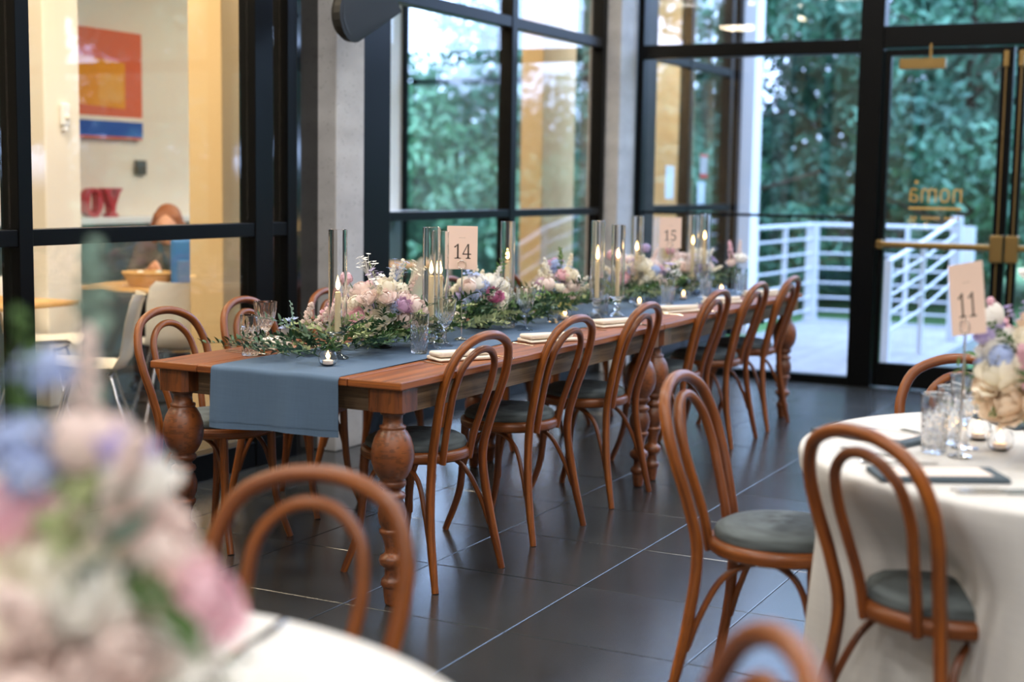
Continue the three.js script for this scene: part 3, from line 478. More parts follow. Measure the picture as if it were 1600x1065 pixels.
arrangement([-2.985, TY, -4.74], 0, 'large bouquet of cream, blush and blue blooms beside the first tall candles', dome(.125, .15, .1, MIX1, 40, [['tulip', 'cream', .055, .235, .05, 1], ['peony', 'blush', .15, .165, -.005, .95], ['ranunculus', 'mauve', .13, .17, .05, 1.1], ['rose', 'blush', .02, .2, .13, 1], ['rose', 'blush', .08, .205, .1, 1], ['pom', 'pink', -.09, .265, .1, 1.15], ['spray', 'white', -.03, .29, .05, 1.1], ['spray', 'blue', .04, .27, -.04, 1.1], ['spray', 'cream', .1, .27, -.06, 1]]),
  ruff(16, .15, .08, [['pitto', 'leafPale'], ['ruscus', 'leafDark'], ['pitto', 'leafMid']]).concat([['pitto', 'leafPale', -.03, .2, .02, -.2, 1, .1, .8], ['euca', 'leafGrey', .06, .2, -.04, .2, 1, -.1, .9]]), 'bowl');
arrangement([-3.02, TY, -5.62], 1, 'bouquet with a white peony and magenta ranunculus beside the number 14', dome(.11, .12, .1, [MIX1[4], MIX1[1], MIX1[2], MIX1[6], MIX1[0], MIX1[9], MIX1[7], MIX1[12]], 26, [['peony', 'white', -.05, .205, .06, 1], ['peony', 'white', .04, .2, .05, 1], ['ranunculus', 'rose', .0, .15, .12, 1.25], ['tulip', 'blush', -.11, .19, .1, .9], ['pom', 'mauve', -.03, .275, -.03, 1.2], ['spray', 'blue', -.07, .22, .05, 1.1]]),
  ruff(16, .14, .08, [['ruscus', 'leafDark'], ['pitto', 'leafPale'], ['ruscus', 'leafMid']]).concat([['ruscus', 'leafMid', .05, .2, .02, .4, 1, 0, .7]]), 'bowl');
arrangement([-3.0, TY, -6.4], 2, 'bouquet with blue delphinium and mauve ranunculus beside the clustered candles', dome(.09, .11, .1, [MIX1[7], MIX1[2], MIX1[1], ['ranunculus', 'mauve', 1], MIX1[6], MIX1[9]], 20, [['ranunculus', 'mauve', .08, .24, -.02, 1.3], ['rose', 'blush', .09, .19, .05, 1.2], ['hydrangea', 'blue', .0, .2, .04, .9], ['hydrangea', 'blue', .01, .24, -.01, .7], ['rose', 'cream', -.09, .2, .05, 1.2], ['tulip', 'blush', -.1, .15, .07, .9], ['ranunculus', 'pink', -.11, .2, .02, 1]]),
  ruff(12, .12, .08, [['ruscus', 'leafDark'], ['pitto', 'leafPale']]).concat([['pitto', 'leafMid', 0, .22, 0, .1, 1, 0, .7], ['pitto', 'leafPale', .05, .22, 0, .3, 1, -.1, .7]]), 'bowl');
arrangement([-3.02, TY, -7.5], 0, 'bouquet with a pink peony and purple scabiosa just before sign 15', dome(.14, .13, .1, MIX1, 32, [['pom', 'lav', .06, .29, .05, 1.25], ['tulip', 'blush', -.08, .22, .06, 1.1], ['pom', 'pink', -.15, .24, .02, 1.5], ['peony', 'cream', .05, .2, .1, 1.1], ['peony', 'cream', .1, .16, .08, .9]]),
  ruff(14, .15, .07, [['ruscus', 'leafDark'], ['pitto', 'leafPale'], ['ruscus', 'leafMid']]), 'bowl');
arrangement([-2.98, TY, -8.22], 3, 'cream and pink bouquet on the runner behind sign 15, nearest the doors', dome(.13, .12, .09, MIX1, 30, [['peony', 'cream', -.03, .22, .08, 1.2], ['daisy', 'lav', -.1, .2, .1, 1.5], ['pom', 'pink', .13, .25, .0, 1.5], ['peony', 'blush', .1, .2, .05, .9]]),
  ruff(12, .14, .07, [['ruscus', 'leafDark'], ['pitto', 'leafMid']]), 'bowl');
arrangement([-2.86, TY, -7.58], 0, 'small bottle vase with a daisy and white rose beside a votive', [['daisy', 'lav', .005, .2, .01, 1.3], ['rose', 'white', .035, .15, .02, .9], ['bud', 'cream', -.03, .16, 0, 1]], [['pitto', 'leafMid', 0, .1, 0, .2, 1, .1, .6], ['ruscus', 'leafDark', 0, .09, 0, -.4, .6, .3, .5]], 'bottle', .05);
arrangement([-2.8, TY, -8.57], 0, 'slim glass vase with pink stock at the far end of the long table', [['stock', 'pink', -.03, .19, 0, 1], ['rose', 'white', .035, .2, .01, 1.2], ['stock', 'blush', .01, .22, -.02, .8], ['rose', 'blush', -.02, .17, .03, .9]], [['pitto', 'leafMid', 0, .14, 0, -.2, 1, .1, .7], ['euca', 'leafGrey', 0, .14, 0, .2, 1, 0, .7]], 'flute', .05);
arrangement([-2.86, TY, -6.05], 0, 'clear bottle vase with a blush tulip among the mid table greenery', [['tulip', 'blush', -.02, .17, .02, .9], ['bud', 'cream', .03, .16, 0, 1]], [['ruscus', 'leafMid', 0, .1, 0, .3, 1, .1, .5]], 'bottle', .05);
arrangement([-3.2, TY, -4.47], 0, 'small square vase with a leaning lilac stock and eucalyptus near the wall side goblet', [['stock', 'blush', .09, .085, .0, 1.15], ['stock', 'pink', .105, .12, -.02, 1.1], ['stock', 'blush', .06, .09, .03, 1], ['daisy', 'blue', -.01, .11, .02, 1.2], ['daisy', 'blue', -.02, .085, .03, 1.1], ['bud', 'white', -.025, .07, .02, .8]], [['euca', 'leafGrey', -.015, .06, 0, -.12, 1, 0, .9], ['broad', 'leafMid', 0, .05, 0, .1, .9, .3, .5]], 'cube', .03);
{ // greenery down the middle of the runner
  const garland = (name, z0, z1, n, label) => {
    const o = thing('greenery_garland', label, 'garland', [-3.0, TY, z0], 0, 'greenery down the long table');
    for (let i = 0; i < n; i++) { const t = i / (n - 1), z = (z1 - z0) * t, side = i % 2 ? 1 : -1, kind = i % 3 === 0 ? 'ruscus' : 'pitto', m = obj('leaf_sprig', pick(SPR[kind]), kind === 'ruscus' ? M.leafDark : pick([M.leafPale, M.leafPale, M.leafMid, M.leafDark]), o);
      aimZ(m, [side * rr(0, .09) + .03 * Math.sin(t * 9), .012 + rr(0, .075), z + rr(-.03, .03)], [side * rr(.2, 1), rr(-.05, .28), rr(-.7, .9)], rr(-.6, .6)); m.scale.setScalar(rr(.75, 1.05)); }
    return o;
  };
  const g1 = garland('a', -4.3, -6.25, 200, 'leafy green garland running from the hanging runner end past sign 14');
  for (const [x, z, dx, dz] of [[-.02, .12, -.75, .65], [.03, .1, -.45, .9], [-.06, .06, -.95, .3], [-.08, .0, -1, .35], [.08, .08, .1, 1], [.0, .03, -.6, .8], [-.12, .12, -.9, .55], [0, -.05, .6, .6], [-.05, -.1, -.5, .8], [.05, -.1, .3, .9], [-.1, -.15, -.8, .5], [.06, -.18, .9, .4], [0, -.2, -.3, 1], [-.06, -.25, -.9, .2], [.04, -.28, .7, .6]]) { const m = obj('leaf_sprig', pick(SPR.ruscus), M.leafDark, g1); aimZ(m, [x, .02, z], [dx, .06, dz], rr(-.3, .3)); }
  garland('b', -6.45, -8.55, 120, 'leafy green garland on the table nearer the doors, around sign 15');
}
// ---------------------------------------------------------------- round tables
const RT = 0.76;
function roundTable(x, z, r, dents, label, clothLabel) {
  const t = thing('round_table', label, 'table', [x, 0, z], 0, 'round dining tables');
  obj('tabletop', lathe([[.0001, RT - .03], [r - .012, RT - .03], [r - .004, RT - .016], [r - .012, RT - .004], [.0001, RT - .004]], 48), M.oak, t);
  obj('pedestal', lathe([[.0001, 0], [.24, 0], [.24, .02], [.06, .04], [.04, .1], [.04, RT - .03], [.0001, RT - .03]], 24), M.dark, t);
  const prof = [...[0, .25, .5, .75, .92, .98].map((f) => [f * r, RT]), [r - .004, RT - .0015], [r + .003, RT - .008], [r + .006, RT - .02]]; const nd = 26; for (let i = 1; i <= nd; i++) prof.push([r + .006, RT - .02 - (RT - .025) * i / nd]);
  const rad = (a, q, y) => { const d = Math.max(0, RT - .02 - y); let R_ = q + (q > r ? d * (.035 + .05 * Math.sin(a * 9 + .5) * Math.min(1, d * 3) + .03 * Math.sin(a * 17 + 2) * d) : 0);
    for (const [da, depth, wid] of dents) { let e = Math.atan2(Math.sin(a - da), Math.cos(a - da)) / wid; if (q > r * .99) R_ -= depth * Math.exp(-e * e) * Math.min(1, Math.max(0, d - .02) * 6); } return R_; };
  const g = grid(220, prof.length - 1, (u, v) => { const k = Math.round(v * (prof.length - 1)), [q, y] = prof[k], a = u * 2 * Math.PI, R_ = rad(a, q, y); return [R_ * Math.sin(a), y + .0005, R_ * Math.cos(a)]; });
  const uv = g.attributes.uv, p = g.attributes.position; for (let i = 0; i < uv.count; i++) { const top = p.getY(i) > RT - .01; uv.setXY(i, top ? p.getX(i) : uv.getX(i) * 4.8, top ? p.getZ(i) : p.getY(i)); }
  const c = obj('tablecloth', g, M.cloth); c.position.set(x, 0, z); tag(c, clothLabel, 'tablecloth', 'white round tablecloths');
}
roundTable(-0.27, -3.87, .762, [[Math.atan2(-.33, .49), .24, .3], [Math.atan2(-.81, .09), .16, .28], [Math.atan2(-.45, -.5), .24, .3]], 'round banquet table carrying the number 11', 'white cloth falling to the floor around table eleven');
roundTable(-1.33, -0.99, .762, [[Math.atan2(-.12, -.85), .1, .3]], 'round banquet table in the near blurred corner', 'blurred white cloth of the near round table');
const CY = RT + .0025;
[[-.669, -3.7, 'cut crystal tumbler in front on table eleven'], [-.66, -3.86, 'cut crystal tumbler half hidden behind the goblet on table eleven'], [-.2, -3.4, 'cut crystal tumbler under the bouquet side of table eleven']].forEach(([x, z, l], i) => dup(protos.tumbler, [x, CY, z], i, l, 'glasses on table eleven'));
dup(protos.goblet, [-.61, CY, -3.8], .4, 'cut crystal goblet beside the tumblers on table eleven', 'glasses on table eleven');
votive(-.6, CY, -3.95, 'round glass votive behind the goblet on table eleven', 'votives on table eleven'); votive(-.525, CY, -3.82, 'round glass votive nearest the bouquet on table eleven', 'votives on table eleven');
function menuSet(x, z, deg, where) {
  const m = obj('dinner_napkin', [metreUV(rbox(-.07, .07, 0, .006, -.15, .15, .0028, 2)), metreUV(rbox(-.068, .069, .0055, .012, -.15, .148, .003, 2))], M.charcoal); m.position.set(x, CY, z); m.rotation.y = deg * R; tag(m, `slate grey folded napkin ${where}`, 'napkin', 'slate napkins on the round tables');
  const c = obj('menu_card', rbox(-.05, .05, 0, .0012, -.115, .115, .0004), M.paper); c.position.set(x, CY + .0122, z); c.rotation.y = (deg + 2) * R; tag(c, `blush menu card lying on the napkin ${where}`, 'card', 'menu cards on the round tables');
}
menuSet(-.6, -3.38, 118, 'over the pushed in chair at table eleven'); menuSet(-.86, -3.84, 70, 'at the aisle edge of table eleven'); menuSet(-.58, -4.33, 40, 'on the door side of table eleven');
[[-.73, -3.95, 60, 'silver fork between the napkins on the far aisle edge of table eleven'], [-.8, -3.6, 70, 'silver fork at the aisle edge of table eleven beside the tumbler']].forEach(([x, z, a, l]) => dup(protos.fork, [x, CY + .0006, z], a * R, l, 'cutlery on table eleven'));
dup(protos.knife, [-.43, CY + .0006, -3.27], -62 * R, 'silver knife beside the slate napkin nearest the frame edge', 'cutlery on table eleven'); dup(protos.knife, [-.45, CY + .0006, -3.3], -60 * R, 'silver butter knife next to the table eleven knife', 'cutlery on table eleven');
dup(protos.spoon, [-.72, CY + .0006, -3.5], 115 * R, 'silver spoon left of the slate napkin on table eleven', 'cutlery on table eleven');
numberCard([-.6, CY, -3.665, .333], -41 * R, .17, '11', 'tilted blush table number card reading 11');
arrangement([-.4, CY, -3.76], 0, 'cream and lavender bouquet on table eleven at the frame edge', dome(.16, .2, .16, [['peony', 'cream', 1.1], ['rose', 'white', 1.3], ['peony', 'peach', 1], ['hydrangea', 'blue', .8], ['rose', 'cream', 1.3], ['stock', 'pink', 1.2], ['spray', 'lav', 1.1]], 24, [['bud', 'white', -.15, .34, .02, 1.5], ['ranunculus', 'lav', -.145, .3, .03, 1.2], ['rose', 'white', -.135, .27, .02, 1.4], ['peony', 'cream', -.1, .215, .11, 1.25], ['hydrangea', 'blue', -.15, .22, .04, .7], ['peony', 'peach', -.08, .15, .13, 1.2], ['hydrangea', 'cream', -.13, .14, .05, .9], ['peony', 'white', -.03, .46, 0, 1.1], ['stock', 'pink', .0, .38, .05, 1.5]]), ruff(10, .16, .12, [['ruscus', 'leafMid'], ['pitto', 'leafMid']]).concat([['pitto', 'leafMid', -.05, .25, .05, -.5, .6, .3, .9]]), 'bowl', .12);
// near table
arrangement([-1.1, CY, -1.12], 0, 'big blurred bouquet of cream, pink and blue blooms on the near table', [['peony', 'cream', .05, .25, .06, 1.45], ['peony', 'pink', -.04, .3, .05, 1.1], ['peony', 'pink', .15, .225, -.03, 1.0], ['rose', 'blush', .11, .265, -.02, 1.35], ['rose', 'white', .082, .35, -.015, 1.1], ['ranunculus', 'lav', .062, .375, -.01, 1.1], ['hydrangea', 'blue', -.025, .37, .035, .95], ['hydrangea', 'blue', .0, .35, .05, .7], ['rose', 'blush', .032, .385, .004, 1.25], ['hydrangea', 'blue', -.045, .44, -.02, .8], ['stock', 'blush', .0, .41, -.03, .8],
  ['rose', 'blush', .14, .2, .07, 1.2], ['rose', 'white', .16, .2, .015, 1.1], ['rose', 'white', .1, .25, .09, 1.2], ['rose', 'blush', .12, .18, .1, 1.2], ['stock', 'blush', .08, .16, .12, 1.3], ['rose', 'white', .18, .16, .02, 1], ['peony', 'blush', .02, .18, .12, 1.1], ['stock', 'blush', .06, .2, .1, 1.3], ['peony', 'cream', -.08, .2, .08, 1.1], ['rose', 'white', -.1, .3, .0, 1.3], ['stock', 'blush', .09, .3, .03, 1.1], ['rose', 'blush', .05, .3, -.06, 1.2]],
  [...ruff(12, .16, .13, [['broad', 'leafMid'], ['pitto', 'leafMid'], ['euca', 'leafGrey']], -.1), ['broad', 'leafPale', .04, .2, .02, .3, .8, .2, 1.1], ['broad', 'leafGrey', .05, .2, .03, .2, .9, .2, 1.1], ['broad', 'leafPale', .03, .2, .05, .2, .7, .4, 1.1], ['broad', 'leafMid', .1, .2, .04, .5, .2, .3, 1], ['euca', 'leafGrey', -.01, .4, -.05, .05, 1, 0, 1.4], ['pitto', 'leafMid', -.02, .35, .0, 0, 1, .1, 1.1]], 'bowl', .16);
votive(-1.42, CY, -1.335, 'blurred votive glowing at the corner of the near table', 'votives on the near table');
dup(protos.tumbler, [-1.28, CY, -1.42], 0, 'blurred crystal tumbler under the near bouquet', 'glasses on the near table'); dup(protos.goblet, [-1.2, CY, -1.36], 0, 'blurred crystal goblet under the near bouquet', 'glasses on the near table');
menuSet(-1.42, -1.62, 18, 'at the far edge of the near table'); dup(protos.knife, [-1.24, CY + .0006, -1.63], 12 * R, 'blurred knife lying on the near white cloth', 'cutlery on the near table'); dup(protos.fork, [-1.3, CY + .0006, -1.56], 12 * R, 'blurred fork lying on the near white cloth', 'cutlery on the near table');

// ---------------------------------------------------------------- speaker on the column
{
  const o = thing('wall_speaker', 'black loudspeaker hanging in front of the concrete column', 'speaker', [-4.0, 2.24, -6.19], 0), pts = [];
  for (let i = 0; i < 24; i++) { const a = i / 24 * 2 * Math.PI; for (const [r, dx] of [[.1, 0], [.122, .03], [.128, .07]]) pts.push(V(-.06 + dx, r * Math.sin(a) * 1.05 - .02 * 0, .12 + r * Math.cos(a))); }
  for (const x of [-.03, .05]) pts.push(V(x, .055, -.26), V(x, .2, -.15), V(x - .03, .3, .0), V(x - .03, .3, .1));
  obj('body', new ConvexGeometry(pts), M.dark, o);
  obj('grille', put(new THREE.CylinderGeometry(.105, .105, .004, 28), .0115, 0, .12, 0, 0, Math.PI / 2), M.grille, o);
  obj('bracket', [rbox(-.2, -.03, .36, .4, -.02, .02, .004), bar([V(-.05, .28, 0), V(-.05, .33, 0), V(-.05, .4, 0)], .014, 4)], M.dark, o);
}
// ---------------------------------------------------------------- the cafe behind the glass
const CX = -8.05, CZ1 = -13.2, CZ0 = 1.2, CH = 3.5;
tag(obj('floor_cafe', metreUV(box(CX - .2, -4.5, -.2, -.003, CZ1 - .1, ZF)), M.tile), 'dark tile floor of the cafe behind the glass', 'floor', null, 'structure');
tag(obj('ceiling_cafe', box(CX - .2, XL - .05, CH, CH + .1, CZ1 - .1, ZF), M.ceil), 'white ceiling of the cafe', 'ceiling', null, 'structure');
{ const b = struct('wall_left', 'pale cafe wall carrying the abstract painting', 'wall'); obj('upper_wall', box(CX - .2, CX, 1.06, CEIL, CZ1, CZ0), M.plaster, b); obj('lower_wall', box(CX - .2, CX + .02, 0, 1.06, CZ1, CZ0), S({ color: 0x53605c, roughness: .6 }), b); obj('ledge', rbox(CX, CX + .26, 1.06, 1.11, CZ1 + .1, CZ0, .006), M.white, b);
  tag(obj('wall_end', box(CX, XL - .06, 0, CH, CZ0, CZ0 + .15), M.beige), 'beige end wall of the cafe', 'wall', null, 'structure'); }
tag(obj('fascia', box(XL - .14, XL - .07, CH, CEIL, CZ1, ZF), M.dark), 'dark fascia above the cafe ceiling', 'wall', null, 'structure');
const pillar = (x0, x1, z0, z1, mat, label) => tag(obj('pillar', rbox(x0, x1, 0, CH, z0, z1, .01, 2), mat), label, 'pillar', null, 'structure');
pillar(-5.36, -5.12, -6.683, -6.455, M.beige, 'wide beige cafe pillar beside the seated person'); pillar(-6.85, -6.5, -6.8, -6.5, M.plaster, 'cream cafe pillar carrying the white alarm sensor'); pillar(-5.3, -5.1, -11.15, -10.52, M.beige, 'wide beige cafe pillar behind the gridded window'); pillar(-5.2, -4.75, -13.1, -12.9, M.beige, 'beige cafe pillar seen through the window with paper notices'); pillar(-7.4, -7.05, -6.62, -6.2, M.beige, 'shaded beige pillar at the edge of the cafe');
{ const o = thing('alarm_sensor', 'white alarm sensor on the cream cafe pillar', 'sensor', [-6.5, 1.8, -6.655], 0); obj('housing', rbox(0, .035, -.07, .07, -.03, .03, .012, 3), M.white, o); obj('lens', put(new THREE.SphereGeometry(.02, 14, 10), .03, -.02, 0), M.plaster, o); obj('bracket', rbox(0, .03, -.1, -.07, -.015, .015, .004), M.white, o); }
{ const o = thing('wall_thermostat', 'small brown control box on the pale cafe wall', 'switch', [CX, 1.5, -9.08]); obj('plate', rbox(0, .03, -.06, .06, -.06, .06, .006, 2), S({ color: 0x6b5a4c, roughness: .5 }), o); obj('dial', rbox(.03, .05, -.04, .05, -.03, .06, .006, 2), S({ color: 0x4d4038, roughness: .5 }), o); }
{ const o = thing('abstract_painting', 'abstract painting in coral, orange and yellow over a blue band', 'painting', [CX + .002, 1.72, -8.55]), fm = (c) => S({ color: c, roughness: .7 });
  obj('canvas', rbox(0, .04, 0, .845, -.53, .53, .004), fm(0xd9653f), o); obj('blue_band', rbox(.04, .042, .02, .14, -.53, .53, .0008), fm(0x1a4fae), o); obj('white_line', rbox(.04, .0415, .14, .175, -.53, .53, .0006), fm(0xf0e8dc), o);
  const sh = (pts, c, d, n) => { const g = new THREE.ExtrudeGeometry(new THREE.Shape(pts.map(([z, y]) => new THREE.Vector2(z, y))), { depth: .001, bevelEnabled: false }); g.rotateY(Math.PI / 2); obj(n, put(g, .0402 + d), fm(c), o); };
  sh([[-.53, .175], [-.28, .175], [-.28, .845], [-.53, .845]], 0xdf8a78, 0, 'coral_block'); sh([[-.1, .26], [.53, .24], [.53, .6], [-.02, .63]].map(([a, b]) => [a - .2, b]), 0xe79a1c, .0012, 'yellow_block'); sh([[.03, .3], [.3, .3], [.3, .5], [.03, .5]], 0xe9a842, .0024, 'pale_yellow_block'); }
for (const [ch, z, l] of [['O', -8.39, 'red marquee letter O on the cafe ledge'], ['Y', -8.6, 'red marquee letter Y on the cafe ledge']]) {
  const g = new TextGeometry(ch, { font: fontSerif, size: .2, depth: .06, curveSegments: 10, bevelEnabled: true, bevelSize: .004, bevelThickness: .004, bevelSegments: 2 }); g.computeBoundingBox(); const b = g.boundingBox; g.translate(-(b.min.x + b.max.x) / 2, -b.min.y, 0); g.scale(1, .225 / (b.max.y - b.min.y), 1); const m = obj('marquee_letter', g, P({ color: 0xb81f2b, roughness: .35, clearcoat: .3 })); m.position.set(CX + .1, 1.111, z); m.rotation.y = Math.PI / 2; tag(m, l, 'letter', 'red letters on the ledge');
}
{ // cafe glazing beyond the dining room, facing the terrace, and its end
  const w = struct('window_7', 'cafe window with paper notices beyond the back glass');
  for (const [a, b] of [[-11.0, -10.45], [-11.87, -11.79], [-12.95, -12.86], [CZ1, -13.1]]) obj('mullion', rbox(XL - .05, XL + .05, 0, CEIL, a, b), M.frame, w);
  for (const [a, b] of [[-11.79, -11.0], [-12.86, -11.87]]) { for (const [y0, y1] of [[0, .1], [1.2, 1.26], [2.43, 2.5], [CEIL - .1, CEIL]]) obj('transom', rbox(XL - .045, XL + .045, y0, y1, a, b), M.frame, w); for (const [y0, y1] of [[.1, 1.2], [1.26, 2.43], [2.5, CEIL - .1]]) glassX(w, XL, a, b, y0, y1); }
  for (const [y, z, h, c, l] of [[1.45, -11.5, .28, 0xdfe8ea, 'pale paper notice on the nearer cafe pane'], [1.36, -12.3, .2, 0xd5e2ea, 'small blue paper notice low on the farther cafe pane'], [1.6, -12.35, .22, 0xb9b3b6, 'red edged notice on the farther cafe pane']]) { const o = thing('paper_notice', l, 'notice', [XL - .008, y, z], 0, 'notices on the cafe window'); obj('sheet', box(-.001, .0, -h / 2, h / 2, -.1, .1), S({ color: c, roughness: .8 }), o); if (c === 0xb9b3b6) obj('red_edge', [box(0, .001, -h / 2, -h / 2 + .04, -.1, .1), box(0, .001, h / 2 - .03, h / 2, -.1, .1)], S({ color: 0xc8413c, roughness: .8 }), o); }
  const w8 = struct('window_8', 'far window wall of the cafe facing the garden'); for (const [x, pw] of [[CX, .04], [-6.2, .12], [XL - .2, .12]]) obj('post', rbox(x, x + pw, 0, CH, CZ1 - .05, CZ1 + .05), M.frame, w8); for (const [a, b] of [[CX + .12, -6.2], [-6.08, XL - .2]]) { obj('transom', rbox(a, b, 0, .1, CZ1 - .04, CZ1 + .04), M.frame, w8); obj('transom', rbox(a, b, 2.43, 2.5, CZ1 - .04, CZ1 + .04), M.frame, w8); glassZ(w8, CZ1, a, b, .1, 2.43); glassZ(w8, CZ1, a, b, 2.5, CH); }
  tag(obj('white_post', rbox(-4.45, -4.2, 0, CEIL + .2, -13.5, -13.25, .01), M.white), 'white steel post at the corner of the terrace', 'post', null, 'structure');
}
for (const [x, z, w] of [[-4.9, -4.6, 'by the partition mullion'], [-4.85, -7.4, 'by the concrete column'], [-5.9, -5.9, 'over the nearer wooden table'], [-6.2, -9.9, 'over the table behind the gridded window'], [-4.9, -11.6, 'by the paper notices'], [-6, -2.4, 'at the end wall'], [-5.2, -3.3, 'placed to light the shell chairs']]) unseenCeilingLamp(x, CH, z, UNSEEN_CAFE_LAMP, .5, `unseen square cafe ceiling panel light ${w}`);  // unseen cafe lamps, placed to light the pillars, tables and shell chairs
function makeShell() {
  const t = thing('shell_chair', 'x', 'chair', [0, 0, 0], 0, 'white cafe chairs');
  const prof = [[.215, .425], [.2, .44], [.12, .437], [0, .425], [-.1, .425], [-.165, .445], [-.2, .5], [-.215, .58], [-.23, .68], [-.255, .78], [-.27, .82]], w = [.17, .195, .21, .215, .212, .205, .2, .205, .2, .185, .15];
  const sh = (off) => grid(12, prof.length - 1, (u, v) => { const k = Math.round(v * (prof.length - 1)), [z, y] = prof[k], s = (u - .5) * 2, lift = .035 * s * s * (k < 5 ? 1 : .3); return [s * w[k], y + lift - off * (k < 5 ? 1 : .2), z + (k >= 5 ? .05 * s * s : 0) - off * (k < 5 ? 0 : 1)]; });
  obj('shell', [sh(0), sh(.009)], M.shell, t); obj('under_frame', [rbox(-.13, .13, .395, .41, .1, .125, .003), rbox(-.13, .13, .395, .41, -.11, -.085, .003)], M.chrome, t);
  for (const sx of [-1, 1]) for (const sz of [-1, 1]) obj('leg', bar([V(sx * .12, .41, sz * .1), V(sx * .17, .2, sz * .16), V(sx * .22, 0, sz * .22)], .008, 6, 8), M.chrome, t);
  return t;
}
{ const c = makeShell(); c.position.set(-5.3, 0, -5.6); c.rotation.y = turnTo([-.78, .62]); tag(c, 'white shell chair nearest the glass partition', 'chair', 'white cafe chairs');
  for (const [x, z, d, l] of [[-6.35, -6.3, [.8, -.45], 'white shell chair facing the glass, beyond the wooden table edge'], [-5.66, -6.68, [-.75, -.6], 'white shell chair with its back to the glass at the basket table'], [-6.62, -7.86, [.3, .7], 'white shell chair under the seated person'], [-5.9, -9.9, [-.9, -.3], 'white shell chair behind the gridded window near sign 14'], [-5.55, -8.7, [.2, -.9], 'white shell chair low behind the first candle pair']]) dup(c, [x, 0, z], turnTo(d), l, 'white cafe chairs'); }
function cafeTable(x, z, deg, label) { const t = thing('cafe_table', label, 'table', [x, 0, z], deg * R, 'cafe tables'); obj('tabletop', metreUV(rbox(-.35, .35, .715, .74, -.35, .35, .006, 2)), M.oak, t); obj('pedestal', lathe([[.0001, 0], [.22, 0], [.22, .015], [.04, .03], [.032, .06], [.032, .7], [.12, .715], [.0001, .715]], 20), M.dark, t); }
cafeTable(-6.25, -7.15, 0, 'light wood cafe table with the bread basket'); cafeTable(-6.08, -5.62, 0, 'light wood cafe table cut by the partition mullion'); cafeTable(-6.4, -10.2, 0, 'light wood cafe table behind the gridded window');
{ const o = thing('bread_basket', 'oval wicker bread basket on the light wood cafe table', 'basket', [-6.12, .741, -6.98], .5), rings = []; for (let i = 0; i < 9; i++) { const q = .085 + i * .0035, g = put(new THREE.TorusGeometry(q, .0055, 6, 30), 0, .006 + i * .009, 0, Math.PI / 2); g.scale(1.35, 1, 1); rings.push(g); } const base = new THREE.CylinderGeometry(.085, .085, .006, 24); base.scale(1.35, 1, 1); obj('weave', [...rings, put(base, 0, .004, 0)], M.oak, o); const rim = put(new THREE.TorusGeometry(.118, .009, 8, 30), 0, .088, 0, Math.PI / 2); rim.scale(1.35, 1, 1); obj('rim', rim, M.oak, o);
  for (const [x, z, c] of [[-.05, .02, 0xf2f2ee], [.06, -.02, 0xcfe6ea]]) { const p = obj('packet', new RoundedBoxGeometry(.06, .05, .035, 2, .012), S({ color: c, roughness: .6 })); p.position.set(-6.12 + x, .815, -6.98 + z); p.rotation.set(.2, x * 20, .3); tag(p, c === 0xf2f2ee ? 'white packet in the bread basket' : 'pale blue packet in the bread basket', 'packet'); } }
{ const o = thing('blue_bag', 'bright blue bag standing on the cafe table before the person', 'bag', [-5.88, .741, -7.12], .7); obj('body', rbox(-.14, .14, 0, .31, -.06, .06, .03, 4), S({ color: 0x3a72b4, roughness: .35 }), o); obj('label_patch', rbox(-.02, .12, .2, .28, .06, .062, .001), S({ color: 0xcfe0ee, roughness: .5 }), o); obj('pocket', rbox(-.1, .12, .03, .17, .058, .066, .004), S({ color: 0x5b79a8, roughness: .5 }), o); }
// ---------------------------------------------------------------- the seated person
function blob(bones, lo, hi, cell, k = .03) {
  const size = Math.max(hi[0] - lo[0], hi[1] - lo[1], hi[2] - lo[2]), n = Math.min(96, Math.ceil(size / cell)), c = lo.map((v, i) => (v + hi[i]) / 2), mc = new MarchingCubes(n, M.white, false, false, 120000), h = size / 2;
  mc.isolation = 0; const w = V(0, 0, 0), q = V(0, 0, 0), d = V(0, 0, 0);
  for (let z = 0; z < n; z++) for (let y = 0; y < n; y++) for (let x = 0; x < n; x++) {
    w.set(c[0] + (x - n / 2) / (n / 2) * h, c[1] + (y - n / 2) / (n / 2) * h, c[2] + (z - n / 2) / (n / 2) * h); let f = 1e3;
    for (const [a, b, ra, rb] of bones) { q.copy(w).sub(a); d.copy(b).sub(a); const t = Math.max(0, Math.min(1, q.dot(d) / Math.max(1e-9, d.lengthSq()))), e = q.addScaledVector(d, -t).length() - (ra + (rb - ra) * t); const m = Math.max(k - Math.abs(f - e), 0) / k; f = Math.min(f, e) - m * m * k * .25; }
    mc.field[x + y * n + z * n * n] = -f;
  }
  mc.update(); const g = new THREE.BufferGeometry(), N = mc.count; g.setAttribute('position', new THREE.Float32BufferAttribute(mc.positionArray.slice(0, N * 3), 3)); g.setAttribute('normal', new THREE.Float32BufferAttribute(mc.normalArray.slice(0, N * 3), 3));
  g.scale(h, h, h); g.translate(...c); return clean(g);
}
